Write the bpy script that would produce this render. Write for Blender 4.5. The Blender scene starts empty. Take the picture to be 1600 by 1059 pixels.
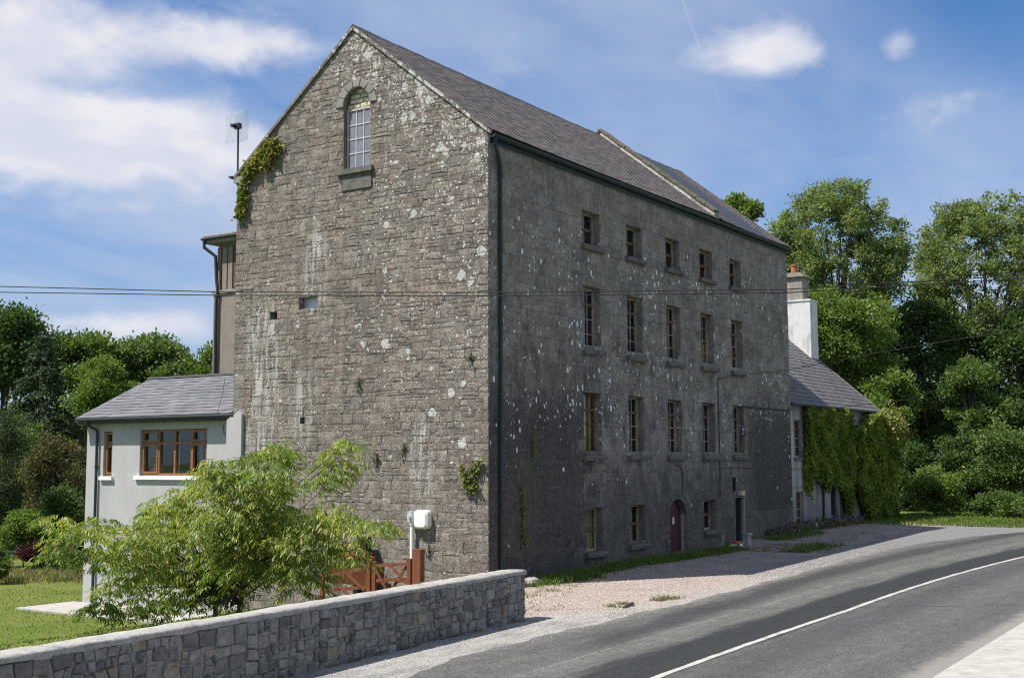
import bpy, math, random
import numpy as np
from mathutils import Vector
S = bpy.context.scene
# ------------------------------------------------------------------ camera
CAM = np.array([-27.69552784, -19.06696613, 3.42566199])
YAW, PIT, ROL, FPX = 0.58347303, 0.098519616, -0.0031701278, 1915.27
FW = np.array([math.cos(YAW)*math.cos(PIT), math.sin(YAW)*math.cos(PIT), math.sin(PIT)])
RT = np.array([math.sin(YAW), -math.cos(YAW), 0.0]); UP = np.cross(RT, FW)
R2 = math.cos(ROL)*RT+math.sin(ROL)*UP; U2 = -math.sin(ROL)*RT+math.cos(ROL)*UP
cd = bpy.data.cameras.new('camera'); co = bpy.data.objects.new('camera', cd); S.collection.objects.link(co)
import mathutils
m3 = mathutils.Matrix([[R2[i], U2[i], -FW[i]] for i in range(3)])
co.matrix_world = mathutils.Matrix.Translation(Vector(CAM)) @ m3.to_4x4()
cd.sensor_width = 36.0; cd.lens = FPX/1600*36.0; cd.clip_start = .3; cd.clip_end = 3000
S.camera = co
# ------------------------------------------------------------------ light
SD = Vector((-.5, .38, 1.0)).normalized()          # towards the sun
EL = math.asin(SD.z); AZ = math.atan2(SD.x, SD.y)  # azimuth clockwise from +Y
SUN_STR, SKY_STR, EXPO = 4.2, .095, 0.80
ld = bpy.data.lights.new('sun', 'SUN'); ld.energy = SUN_STR; ld.angle = math.radians(.53); ld.color = (1, .955, .885)
lo = bpy.data.objects.new('sun', ld); S.collection.objects.link(lo)
lo.rotation_euler = (-SD).to_track_quat('-Z', 'Y').to_euler(); lo.location = (-20, 20, 40)
vs = S.view_settings; vs.view_transform = 'Standard'; vs.look = 'None'; vs.exposure = EXPO; vs.gamma = 1; vs.use_curve_mapping = False
S.cycles.use_denoising = False; S.cycles.filter_width = 1.15
S.cycles.max_bounces = 6; S.cycles.diffuse_bounces = 3; S.cycles.transparent_max_bounces = 8; S.cycles.transmission_bounces = 4
S.cycles.sample_clamp_indirect = 4

# ------------------------------------------------------------------ node helper
class N:
    """tiny expression builder for shader nodes"""
    def __init__(s, tree): s.t = tree; s.n = tree.nodes; s.l = tree.links
    def node(s, typ, **kw):
        o = s.n.new(typ)
        for k, v in kw.items(): setattr(o, k, v)
        return o
    def put(s, sock, v):
        if v is None: return
        if isinstance(v, bpy.types.NodeSocket): s.l.new(v, sock)
        elif isinstance(v, (tuple, list)):
            sock.default_value = tuple(v)+((1,) if (len(sock.default_value) == 4 and len(v) == 3) else ())
        else: sock.default_value = v
    def m(s, op, a, b=None, c=None, clamp=False):
        o = s.node('ShaderNodeMath', operation=op, use_clamp=clamp)
        for i, v in enumerate((a, b, c)): s.put(o.inputs[i], v)
        return o.outputs[0]
    def vm(s, op, a, b=None, sc=None):
        o = s.node('ShaderNodeVectorMath', operation=op); s.put(o.inputs[0], a); s.put(o.inputs[1], b)
        if sc is not None: s.put(o.inputs['Scale'], sc)
        return o.outputs['Value'] if op in ('DOT_PRODUCT', 'LENGTH', 'DISTANCE') else o.outputs[0]
    def pos(s): return s.node('ShaderNodeNewGeometry').outputs['Position']
    def isl(s): return s.node('ShaderNodeNewGeometry').outputs['Random Per Island']
    def sep(s, v):
        o = s.node('ShaderNodeSeparateXYZ'); s.put(o.inputs[0], v); return o.outputs
    def comb(s, x, y, z):
        o = s.node('ShaderNodeCombineXYZ')
        for i, v in enumerate((x, y, z)): s.put(o.inputs[i], v)
        return o.outputs[0]
    def noise(s, v, scale, detail=4, rough=.55, dist=0, col=False):
        o = s.node('ShaderNodeTexNoise'); s.put(o.inputs['Vector'], v); s.put(o.inputs['Scale'], scale)
        o.inputs['Detail'].default_value = detail; o.inputs['Roughness'].default_value = rough; o.inputs['Distortion'].default_value = dist
        return o.outputs[1 if col else 0]
    def vor(s, v, scale, feature='F1', out='Distance', rnd=1):
        o = s.node('ShaderNodeTexVoronoi', feature=feature); s.put(o.inputs['Vector'], v); s.put(o.inputs['Scale'], scale); o.inputs['Randomness'].default_value = rnd
        return o.outputs[out]
    def step(s, v, a, b, x=0, y=1):
        o = s.node('ShaderNodeMapRange', interpolation_type='SMOOTHSTEP'); s.put(o.inputs[0], v)
        for i, q in enumerate((a, b, x, y)): s.put(o.inputs[i+1], q)
        return o.outputs[0]
    def lin(s, v, a, b, x=0, y=1):
        o = s.node('ShaderNodeMapRange'); s.put(o.inputs[0], v)
        for i, q in enumerate((a, b, x, y)): s.put(o.inputs[i+1], q)
        return o.outputs[0]
    def mix(s, f, a, b, mode='MIX'):
        o = s.node('ShaderNodeMix', data_type='RGBA', blend_type=mode); s.put(o.inputs[0], f); s.put(o.inputs[6], a); s.put(o.inputs[7], b)
        return o.outputs[2]
    def bump(s, h, st=.5, d=.02, nrm=None):
        o = s.node('ShaderNodeBump'); s.put(o.inputs['Height'], h); o.inputs['Strength'].default_value = st; o.inputs['Distance'].default_value = d; s.put(o.inputs['Normal'], nrm)
        return o.outputs[0]
    def scale(s, col, f):  # brightness by factor
        return s.vm('SCALE', col, sc=f)

def mat(name, fn):
    m = bpy.data.materials.new(name); m.use_nodes = True; t = m.node_tree; t.nodes.clear(); n = N(t)
    out = n.node('ShaderNodeOutputMaterial'); sh = fn(n); t.links.new(sh, out.inputs[0]); return m
def bsdf(n, col, rough=.9, nrm=None, spec=.3, metal=0, **k):
    b = n.node('ShaderNodeBsdfPrincipled'); n.put(b.inputs['Base Color'], col); n.put(b.inputs['Roughness'], rough); n.put(b.inputs['Normal'], nrm)
    n.put(b.inputs['Specular IOR Level'], spec); n.put(b.inputs['Metallic'], metal)
    return b.outputs[0]
def simple(name, col, rough=.8, spec=.3, metal=0, var=.18, sc=6, bump=.15, dirt=0):
    def f(n):
        p = n.pos(); a = n.noise(p, sc, 5, .6); b = n.noise(p, sc*9, 3, .6)
        c = n.scale(n.node('ShaderNodeRGB').outputs[0], n.lin(a, .3, .7, 1-var, 1+var)); c.node.inputs[0].links[0].from_node.outputs[0].default_value = (*col, 1)
        if dirt: c = n.mix(n.m('MULTIPLY', n.step(n.noise(n.vm('MULTIPLY', p, (2, 2, .5)), 2, 5), .5, .7), dirt), c, (.06, .055, .045))
        return bsdf(n, c, rough, n.bump(b, bump, .004), spec, metal)
    return mat(name, f)

# ------------------------------------------------------------------ world: sky with clouds
def raydir(px, py):
    d = FW+R2*(px-800)/FPX-U2*(py-529.5)/FPX; return tuple(d/np.linalg.norm(d))
W = bpy.data.worlds.new('World'); S.world = W; W.use_nodes = True; t = W.node_tree; t.nodes.clear(); n = N(t)
tc = n.node('ShaderNodeTexCoord').outputs['Generated']; dr = n.vm('NORMALIZE', tc)
sky = n.node('ShaderNodeTexSky', sky_type='NISHITA', sun_disc=False, sun_elevation=EL, sun_rotation=AZ, air_density=1.0, dust_density=.6, ozone_density=2.2, altitude=30)
x, y, z = n.sep(dr)
zz = n.m('ADD', n.m('MAXIMUM', z, 0), .16)
fl = n.comb(n.m('DIVIDE', x, zz), n.m('DIVIDE', y, zz), 0)
f1 = n.noise(n.vm('ADD', fl, (3.1, 7.7, .3)), 1.15, 9, .55, .25)         # pattern of the high clouds added for fill light
f2 = n.noise(n.vm('MULTIPLY', dr, (1, 1, 1.7)), 11, 9, .62, .15)          # puffs
f3 = n.noise(n.vm('MULTIPLY', n.vm('ADD', fl, (6.3, 4.1, 0)), (1.0, 1.7, 1)), 1.1, 6, .55, .25)   # streaky cirrus
def puff(px, py, rx, ry, w):
    d0 = np.array(raydir(px, py)); rr = np.cross(d0, (0, 0, 1)); rr /= np.linalg.norm(rr); uu = np.cross(rr, d0)
    df = n.vm('SUBTRACT', dr, tuple(d0))
    a = n.m('DIVIDE', n.vm('DOT_PRODUCT', df, tuple(rr)), rx/FPX); b = n.m('DIVIDE', n.vm('DOT_PRODUCT', df, tuple(uu)), ry/FPX)
    q = n.m('ADD', n.m('MULTIPLY', a, a), n.m('MULTIPLY', b, b))
    return n.m('MULTIPLY', n.m('POWER', 2.718, n.m('MULTIPLY', q, -1)), w)
acc = None
for a in [(60, 40, 210, 80, .34), (360, 60, 150, 50, .38), (30, 190, 170, 70, .36), (210, 225, 230, 70, .42), (330, 210, 110, 60, .26), (265, 130, 80, 26, -.30), (135, 140, 80, 24, -.26), (440, 160, 60, 50, -.3), (1240, 82, 66, 42, .40), (1140, 92, 80, 34, .36), (1400, 66, 48, 28, .38), (1480, 160, 80, 36, .26), (130, 510, 150, 26, .3), (240, 505, 70, 24, .22), (215, 325, 60, 14, .14), (900, 60, 200, 40, .1), (-160, 120, 200, 160, .25), (470, 290, 60, 60, -.12), (1530, 30, 140, 60, -.3), (1335, 90, 40, 60, -.2), (960, 60, 110, 50, -.2), (1050, 190, 200, 50, -.1), (1440, 110, 60, 20, -.1)]:
    q = puff(*a); acc = q if acc is None else n.m('ADD', acc, q)
fill_deck = n.m('MULTIPLY', n.step(f1, .40, .58), n.m('ADD', .06, n.m('MULTIPLY', n.step(z, .36, .55), .42)))     # clouds added mostly above the frame to brighten and whiten the shade
dens = n.m('ADD', n.m('ADD', n.m('MULTIPLY', f2, .95), fill_deck), acc)
cl = n.step(dens, .60, .98)
cir = n.m('MULTIPLY', n.step(f3, .26, .66), .62)
cir = n.m('MULTIPLY', n.m('MULTIPLY', cir, n.step(z, .0, .12)), n.m('SUBTRACT', 1, n.m('MINIMUM', puff(1600, -20, 300, 170, .9), 1)))
hz = n.m('MULTIPLY', n.step(z, .36, 0), .62)
skc = n.mix(1, sky.outputs[0], (.30, .55, .80), 'MULTIPLY')
skc = n.mix(n.m('ADD', hz, .0), skc, (2.75, 3.15, 4.25))
skc = n.mix(cir, skc, (3.35, 3.85, 4.9))
shade = n.noise(n.vm('MULTIPLY', dr, (1, 1, 2)), 16, 4, .5)
a1, a2 = np.array(raydir(1062, -10)), np.array(raydir(1150, 230)); nn = np.cross(a1, a2); nn /= np.linalg.norm(nn)     # old vapour trail
trail = n.m('MULTIPLY', n.step(n.m('ABSOLUTE', n.vm('DOT_PRODUCT', dr, tuple(nn))), .0016, .0004), n.m('MULTIPLY', n.step(n.vm('DOT_PRODUCT', dr, tuple(a1)), .993, .9995), .15))
skc = n.mix(n.m('MULTIPLY', trail, n.step(f2, .35, .55)), skc, (5.2, 5.3, 5.6))
ccol = n.mix(n.step(shade, .35, .7), (4.3, 4.45, 5.1), (5.4, 5.3, 5.5))
skc = n.mix(n.m('MULTIPLY', cl, .92), skc, ccol)
bg = n.node('ShaderNodeBackground'); n.put(bg.inputs[0], skc); bg.inputs[1].default_value = SKY_STR
wo = n.node('ShaderNodeOutputWorld'); t.links.new(bg.outputs[0], wo.inputs[0])

# ------------------------------------------------------------------ object helpers
ORG = {}
def link(o): S.collection.objects.link(o); return o
def tag(o, label=None, cat=None, group=None, kind=None):
    if label: o['label'] = label
    if cat: o['category'] = cat
    if group: o['group'] = group
    if kind: o['kind'] = kind
    return o
def thing(name, loc, label, cat, group=None):
    o = bpy.data.objects.new(name, None); o.location = loc; o.empty_display_size = .3; link(o); ORG[o.name] = np.array(loc, float)
    return tag(o, label, cat, group)
def mesh_obj(name, V, F, mats, parent=None, mi=None, smooth=False, origin=None, kind=None):
    V = np.asarray(V, float).reshape(-1, 3)
    if origin is None: origin = np.array([(V[:, 0].min()+V[:, 0].max())/2, (V[:, 1].min()+V[:, 1].max())/2, V[:, 2].min()])
    me = bpy.data.meshes.new(name)
    if isinstance(F, np.ndarray):
        k = F.shape[1]; me.vertices.add(len(V)); me.vertices.foreach_set('co', (V-origin).astype(np.float32).ravel())
        me.loops.add(F.size); me.loops.foreach_set('vertex_index', F.astype(np.int32).ravel())
        me.polygons.add(len(F)); me.polygons.foreach_set('loop_start', np.arange(0, F.size, k, dtype=np.int32)); me.polygons.foreach_set('loop_total', np.full(len(F), k, np.int32))
        me.update(calc_edges=True)
    else: me.from_pydata([tuple(v) for v in (V-origin)], [], F)
    for m in (mats if isinstance(mats, (list, tuple)) else [mats]): me.materials.append(m)
    if mi is not None: me.polygons.foreach_set('material_index', np.array(mi, np.int32))
    if smooth: me.polygons.foreach_set('use_smooth', np.ones(len(me.polygons), bool))
    o = bpy.data.objects.new(name, me); link(o); ORG[o.name] = origin
    if parent is not None: o.parent = parent; o.location = origin-ORG[parent.name]
    else: o.location = origin
    if kind: o['kind'] = kind
    return o
def dup(o, off, parent=None):
    """linked copy of a part moved by off (world), under parent"""
    c = o.copy(); link(c); org = ORG[o.name]+np.array(off, float); ORG[c.name] = org
    c.parent = parent; c.location = org-(ORG[parent.name] if parent is not None else 0); return c
def dup_tree(o, off, parent=None):
    kids = list(o.children); c = dup(o, off, parent)
    for k in kids: dup_tree(k, off, c)
    return c
class MB:
    def __init__(s): s.v = []; s.f = []; s.mi = []
    def add(s, V, F, mi=0):
        b = len(s.v); s.v += [tuple(map(float, q)) for q in V]; s.f += [tuple(b+i for i in f) for f in F]; s.mi += [mi]*len(F)
    def box(s, a, b, mi=0, bev=0):
        a, b = np.array(a, float), np.array(b, float); a, b = np.minimum(a, b), np.maximum(a, b)
        c = (a+b)/2; h = (b-a)/2; s.obox(c, [(h[0], 0, 0), (0, h[1], 0), (0, 0, h[2])], mi)
    def obox(s, c, ax, mi=0):
        c = np.array(c, float); ax = [np.array(q, float) for q in ax]
        V = [c+i*ax[0]+j*ax[1]+k*ax[2] for k in (-1, 1) for j in (-1, 1) for i in (-1, 1)]
        s.add(V, [(0, 2, 3, 1), (4, 5, 7, 6), (0, 1, 5, 4), (2, 6, 7, 3), (0, 4, 6, 2), (1, 3, 7, 5)], mi)
    def bar(s, p, q, w, h, mi=0, up=(0, 0, 1)):
        p = np.array(p, float); q = np.array(q, float); d = q-p; L = np.linalg.norm(d); d /= L
        sd = np.cross(d, up); sd /= (np.linalg.norm(sd)+1e-9); u = np.cross(sd, d)
        s.obox((p+q)/2, [d*L/2, sd*w/2, u*h/2], mi)
    def tube(s, pts, r, nseg=8, mi=0, cap=True):
        pts = [np.array(p, float) for p in pts]; rs = r if isinstance(r, (list, tuple)) else [r]*len(pts)
        b = len(s.v); prev = None
        for i, p in enumerate(pts):
            d = pts[min(i+1, len(pts)-1)]-pts[max(i-1, 0)]; d = d/(np.linalg.norm(d)+1e-9)
            if prev is None: a = np.cross(d, (0, 0, 1)) if abs(d[2]) < .9 else np.cross(d, (1, 0, 0))
            else: a = prev-d*np.dot(prev, d)
            a = a/(np.linalg.norm(a)+1e-9); prev = a; c = np.cross(d, a)
            for k in range(nseg):
                th = 2*math.pi*k/nseg; s.v.append(tuple(p+rs[i]*(a*math.cos(th)+c*math.sin(th))))
        for i in range(len(pts)-1):
            for k in range(nseg):
                k2 = (k+1) % nseg; s.f.append((b+i*nseg+k, b+i*nseg+k2, b+(i+1)*nseg+k2, b+(i+1)*nseg+k)); s.mi.append(mi)
        if cap:
            s.f.append(tuple(b+k for k in range(nseg))[::-1]); s.mi.append(mi)
            s.f.append(tuple(b+(len(pts)-1)*nseg+k for k in range(nseg))); s.mi.append(mi)
    def poly(s, pts, mi=0): s.add(pts, [tuple(range(len(pts)))], mi)
    def obj(s, name, mats, parent=None, smooth=False, origin=None, kind=None):
        return mesh_obj(name, s.v, s.f, mats, parent, s.mi, smooth, origin, kind)
rng = random.Random(7); nr = np.random.default_rng(11)

def sstep(x): x = np.clip(x, 0, 1); return x*x*(3-2*x)
def front(x): return .38*np.clip(x, 0, 25)/25
def G(x, y):
    x = np.asarray(x, float); y = np.asarray(y, float); f = front(x)
    k = sstep((y-.5)/11)*(1-sstep((x-24)/14))
    rise = .9*sstep((x-52)/40)
    far = 5*sstep((-y-17)/40)                        # bank on the near side of the road
    return f+(-1.5-f)*k+rise+far
exec_mats = None
# ------------------------------------------------------------------ materials
def rnd(n):
    oi = n.node('ShaderNodeObjectInfo').outputs['Random']
    return n.m('FRACT', n.m('ADD', n.m('MULTIPLY', n.isl(), 7.31), oi))
def rgb(n, c): o = n.node('ShaderNodeRGB'); o.outputs[0].default_value = (*c, 1); return o.outputs[0]
def box_mask(n, v, a, b, s):  # 1 inside a..b with soft edge s
    return n.m('MULTIPLY', n.step(v, a-s, a+s), n.step(v, b+s, b-s))
def lichen(n, p, sc, dens, th0=.13, wob=.35):
    q = n.vm('ADD', p, n.vm('SCALE', n.noise(p, 7, 3, .6, col=True), sc=.12))
    v = n.vor(q, sc); rc = n.sep(n.vor(q, sc, out='Color'))
    size = n.m('MULTIPLY', n.m('MULTIPLY', rc[0], rc[0]), .42)
    on = n.m('LESS_THAN', rc[1], dens)
    return n.m('MULTIPLY', n.step(n.m('ADD', v, n.m('MULTIPLY', n.noise(p, sc*5, 3), .16)), n.m('ADD', size, th0+.025), n.m('ADD', size, th0)), on)
def f_gable(mortar):
    def f(n):
        p = n.pos(); x, y, z = n.sep(p); r = rnd(n)
        big = n.noise(p, .55, 4, .6); mid = n.noise(p, 3.2, 5, .62); fine = n.noise(p, 26, 6, .7)
        c = n.mix(n.step(r, .15, .9), rgb(n, (.272, .236, .202)), rgb(n, (.40, .345, .295)))
        c = n.mix(n.m('MULTIPLY', n.step(n.m('FRACT', n.m('MULTIPLY', r, 5.7)), .78, .8), .6), c, rgb(n, (.30, .235, .19)))
        if mortar: c = rgb(n, (.30, .27, .23))
        c = n.scale(c, n.lin(mid, .3, .72, .74, 1.28)); c = n.scale(c, n.lin(fine, .3, .72, .55, 1.5)); c = n.scale(c, n.step(n.noise(n.vm('ADD', p, (7, 1, 2)), 12, 6, .75), .34, .50, .55, 1.06)); c = n.scale(c, n.lin(big, .3, .7, .86, 1.16))
        # warm stain low down and ochre algae
        c = n.mix(n.m('MULTIPLY', n.step(n.noise(p, 1.1, 5, .6), .56, .72), .35), c, (.19, .165, .10))
        c = n.mix(n.m('MULTIPLY', n.step(n.noise(n.vm('ADD', p, (5, 3, 9)), 2.6, 5, .65), .60, .74), .5), c, (.10, .10, .085))
        # lime runs
        vn = n.noise(n.vm('MULTIPLY', p, (1, 3.2, .42)), 1.5, 6, .65)
        mk = n.m('MAXIMUM', n.m('MULTIPLY', box_mask(n, y, 8.0, 9.1, .5), box_mask(n, z, 3.4, 8.2, 1.2)), n.m('MULTIPLY', box_mask(n, y, 6.6, 7.1, .35), box_mask(n, z, 4.2, 6.0, .7)))
        mk = n.m('MAXIMUM', mk, n.m('MULTIPLY', box_mask(n, y, 6.1, 6.7, .4), box_mask(n, z, 8.0, 10.4, .8)))
        mk = n.m('MAXIMUM', mk, n.m('MULTIPLY', box_mask(n, y, 2.0, 2.6, .3), box_mask(n, z, 2.4, 4.4, .6)))
        mk = n.m('ADD', n.m('MULTIPLY', mk, 1.25), .16)
        ln = n.m('MULTIPLY', n.step(n.m('MULTIPLY', vn, n.m('ADD', fine, .5)), .44, .62), n.m('MINIMUM', n.m('MULTIPLY', mk, .95), 1))
        c = n.mix(ln, c, (.72, .70, .65))
        # white lichen, thickest along the right verge and in the upper right half
        verge = n.m('SUBTRACT', n.m('ADD', n.m('MULTIPLY', y, .81), 12.6), z)   # distance below right verge
        dens = n.m('ADD', n.m('MULTIPLY', n.step(verge, 2.6, .3), 1.2), n.m('MULTIPLY', n.m('MULTIPLY', n.step(y, 7.5, .5), n.step(z, 2, 9)), .42))
        dens = n.m('MULTIPLY', n.m('ADD', dens, .035), n.step(n.noise(p, .9, 4), .36, .56))
        w = n.m('MAXIMUM', lichen(n, p, 4.6, dens, .22), lichen(n, n.vm('ADD', p, (2, 7, 4)), 2.9, n.m('MULTIPLY', dens, .42), .15))
        w = n.m('MAXIMUM', w, lichen(n, n.vm('ADD', p, (9, 1, 5)), 11, n.m('MULTIPLY', dens, .9), .2))
        c = n.mix(n.m('MULTIPLY', w, .93), c, n.scale(rgb(n, (.84, .83, .78)), n.lin(fine, .3, .7, .9, 1.08)))
        nb = n.bump(n.noise(p, 5.5, 5, .7), .8, .10)
        nb = n.bump(n.m('ADD', n.noise(p, 11, 8, .78), n.m('MULTIPLY', n.vor(p, 9, feature='SMOOTH_F1'), .35)), 1.0, .10, nb)
        nb = n.bump(n.noise(p, 36, 5, .75), .9, .028, nb)
        return bsdf(n, c, .95, nb, .15)
    return f
M_gab = mat('rough_limestone', f_gable(False)); M_gabm = mat('gable_lime_mortar', f_gable(True))
def f_ashlar(mortar):
    def f(n):
        p = n.pos(); x, y, z = n.sep(p); r = rnd(n)
        mid = n.noise(p, 2.2, 5, .6); fine = n.noise(p, 30, 5, .7); big = n.noise(n.vm('MULTIPLY', p, (1, 1, .5)), .5, 5, .6)
        c = n.mix(r, rgb(n, (.222, .20, .17)), rgb(n, (.305, .278, .24)))
        if mortar: c = rgb(n, (.26, .238, .205))
        c = n.scale(c, n.lin(mid, .3, .7, .78, 1.2)); c = n.scale(c, n.lin(fine, .3, .72, .66, 1.32)); c = n.scale(c, n.lin(big, .3, .7, .84, 1.12))
        # vertical pale runs
        run = n.noise(n.vm('MULTIPLY', p, (5, 5, .7)), 1.6, 6, .65)
        c = n.mix(n.m('MULTIPLY', n.step(run, .53, .68), .45), c, (.44, .42, .38))
        # dark algae staining: lower left, right foot and below sills
        jag = n.m('MULTIPLY', n.m('SUBTRACT', n.noise(n.vm('MULTIPLY', p, (2.2, 2, .8)), 1.2, 6, .65), .5), 5)
        sb = n.m('MULTIPLY', n.m('SUBTRACT', r, .5), 1.0)
        a = n.m('MULTIPLY', n.step(n.m('ADD', n.m('ADD', x, jag), sb), 7.0, 4.6), n.step(n.m('ADD', z, jag), 7.2, 4.2))
        b = n.m('MULTIPLY', n.step(n.m('ADD', x, n.m('MULTIPLY', jag, .9)), 16.6, 19.2), n.m('MULTIPLY', n.step(n.m('ADD', z, n.m('MULTIPLY', jag, 1.1)), 7.0, 4.4), n.step(z, 1.0, 1.5)))
        d = n.m('MULTIPLY', n.step(n.m('ADD', z, jag), 3.9, 2.2), .68)
        e = n.m('MULTIPLY', n.m('MULTIPLY', n.step(n.noise(n.vm('MULTIPLY', p, (1.6, 1, .35)), 1.3, 5, .6), .52, .66), n.step(z, 8.5, 5)), .45)
        k = n.m('MAXIMUM', n.m('MAXIMUM', a, b), n.m('MAXIMUM', d, e))
        k = n.m('MULTIPLY', k, n.lin(r, 0, 1, .8, 1.0))
        c = n.mix(n.m('MULTIPLY', k, n.lin(fine, .35, .7, .6 if mortar else 1, .3 if mortar else .6)), c, (.028, .028, .030))
        # green streak
        gk = n.m('MULTIPLY', n.m('MULTIPLY', box_mask(n, x, 1.2, 2.3, .4), box_mask(n, z, .3, 3.8, .8)), n.step(n.noise(n.vm('MULTIPLY', p, (4, 1, .8)), 2, 5), .46, .7))
        c = n.mix(n.m('MULTIPLY', gk, .7), c, (.14, .14, .05))
        g2 = n.m('MULTIPLY', n.step(n.noise(p, 1.2, 5, .6), .58, .74), .3)
        c = n.mix(g2, c, (.17, .175, .12))
        bl = n.m('MULTIPLY', n.step(n.noise(n.vm('MULTIPLY', n.vm('ADD', p, (11, 0, 4)), (1, 1, .7)), .9, 7, .72), .50, .62), n.step(z, 11.5, 6, .25, .6)); c = n.mix(bl, c, (.085, .083, .082))
        dk2 = n.step(n.noise(p, 7, 6, .75), .40, .60, .78, 1.12); c = n.scale(c, dk2)
        dn = n.m('MULTIPLY', n.m('MULTIPLY', n.step(n.noise(p, .55, 3), .38, .6), .24), n.m('MULTIPLY', n.step(z, 1.5, 5.5), n.step(z, 11.6, 9.6)))
        dn = n.m('ADD', dn, .008)
        pe = n.vm('MULTIPLY', p, (1.35, 1, .8)); w = n.m('MAXIMUM', lichen(n, pe, 5.0, n.m('MULTIPLY', dn, 1.3), .06), lichen(n, n.vm('ADD', pe, (3, 3, 3)), 10, n.m('MULTIPLY', dn, 1.6), .12))
        c = n.mix(n.m('MULTIPLY', w, .95), c, (.82, .82, .8))
        nb = n.bump(n.noise(p, 13, 6, .7), .8, .035); nb = n.bump(n.noise(p, 50, 3, .6), .5, .008, nb)
        return bsdf(n, c, .92, nb, .15)
    return f
M_ash = mat('dressed_limestone', f_ashlar(False)); M_ashm = mat('ashlar_mortar', f_ashlar(True))
def f_surr(n):
    p = n.pos(); r = rnd(n); fine = n.noise(p, 30, 5, .7)
    c = n.mix(r, rgb(n, (.22, .205, .18)), rgb(n, (.29, .27, .24))); c = n.scale(c, n.lin(fine, .3, .7, .75, 1.25))
    c = n.scale(c, n.lin(n.noise(p, 3, 4), .3, .7, .8, 1.2))
    c = n.mix(n.m('MULTIPLY', lichen(n, p, 6, .10), .9), c, (.75, .75, .7))
    return bsdf(n, c, .92, n.bump(n.noise(p, 35, 5, .65), .5, .012), .15)
M_surr = mat('surround_limestone', f_surr)
def f_sill(n):
    p = n.pos(); fine = n.noise(p, 30, 5, .7)
    c = n.scale(rgb(n, (.15, .145, .13)), n.lin(fine, .3, .7, .7, 1.3)); c = n.mix(n.step(n.noise(p, 5, 5), .5, .7), c, (.09, .09, .078))
    c = n.mix(lichen(n, p, 6, .05), c, (.7, .7, .66))
    return bsdf(n, c, .93, n.bump(n.noise(p, 22, 5, .65), .6, .02), .15)
M_sill = mat('weathered_sill_stone', f_sill)
def f_slate(c0, c1, lich, rg=.62, fade=0):
    def f(n):
        p = n.pos(); r = rnd(n); fine = n.noise(p, 22, 5, .65)
        c = n.mix(r, rgb(n, c0), rgb(n, c1)); c = n.scale(c, n.lin(fine, .3, .7, .85, 1.15)); c = n.scale(c, n.lin(n.noise(p, .8, 4), .3, .7, .87, 1.12))
        if lich: c = n.mix(n.m('MULTIPLY', n.step(n.noise(p, 9, 5, .7), .60, .72), lich), c, (.36, .34, .30))
        return bsdf(n, c, rg, n.bump(n.noise(p, 30, 4), .25, .004), .4)
    return mat('slate', f)
M_slate = f_slate((.10, .088, .09), (.15, .132, .132), .35)
M_slate2 = f_slate((.11, .11, .12), (.155, .155, .165), .1)
M_slate3 = f_slate((.095, .09, .09), (.135, .13, .13), .2)
M_slates = f_slate
def f_wallstone(n):
    p = n.pos(); r = rnd(n); fine = n.noise(p, 30, 6, .7); mid = n.noise(p, 7, 5, .6)
    c = n.mix(r, rgb(n, (.13, .124, .116)), rgb(n, (.27, .256, .236)))
    c = n.mix(n.m('MULTIPLY', n.m('GREATER_THAN', n.m('FRACT', n.m('MULTIPLY', r, 9.7)), .93), .75), c, rgb(n, (.30, .25, .19)))
    c = n.scale(c, n.lin(mid, .3, .7, .7, 1.3)); c = n.scale(c, n.lin(fine, .3, .7, .72, 1.3))
    c = n.mix(n.m('MULTIPLY', n.step(n.noise(p, 13, 6, .75), .55, .7), .4), c, (.42, .42, .41))
    nb = n.bump(n.noise(p, 14, 6, .65), .8, .04); nb = n.bump(n.noise(p, 60, 4, .6), .5, .008, nb)
    return bsdf(n, c, .85, nb, .3)
M_wst = mat('grey_limestone_rubble', f_wallstone)
M_wmor = simple('wall_mortar', (.29, .28, .26), .95, .1, var=.25, sc=9, bump=.6)
def f_cap(n):
    p = n.pos(); f0 = n.noise(p, 9, 6, .65); f1 = n.noise(p, 45, 4, .7)
    c = n.scale(rgb(n, (.37, .355, .325)), n.lin(f0, .3, .7, .82, 1.15)); c = n.scale(c, n.lin(f1, .3, .7, .85, 1.15))
    c = n.mix(n.m('MULTIPLY', n.step(n.noise(p, 4, 7, .75), .50, .66), .6), c, (.17, .165, .155))
    c = n.mix(n.m('MULTIPLY', n.step(n.noise(n.vm('ADD', p, (4, 2, 1)), 22, 4, .7), .60, .66), .7), c, (.12, .12, .10))
    return bsdf(n, c, .93, n.bump(n.m('ADD', f0, n.m('MULTIPLY', f1, .5)), .7, .03), .15)
M_cap = mat('mortar_capping', f_cap)
def f_render(n):
    p = n.pos(); f0 = n.noise(n.vm('MULTIPLY', p, (1, 1, .5)), 2, 6, .6); f1 = n.noise(p, 60, 3, .6)
    c = n.scale(rgb(n, (.395, .39, .385)), n.lin(f0, .3, .7, .93, 1.07)); c = n.scale(c, n.lin(f1, .3, .7, .95, 1.05))
    st = n.m('MULTIPLY', n.step(n.noise(n.vm('MULTIPLY', p, (3, 3, .4)), 2, 5), .48, .75), .22)
    return bsdf(n, n.mix(st, c, (.29, .285, .275)), .9, n.bump(f1, .3, .004), .2)
M_rend = mat('pale_render', f_render)
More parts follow.
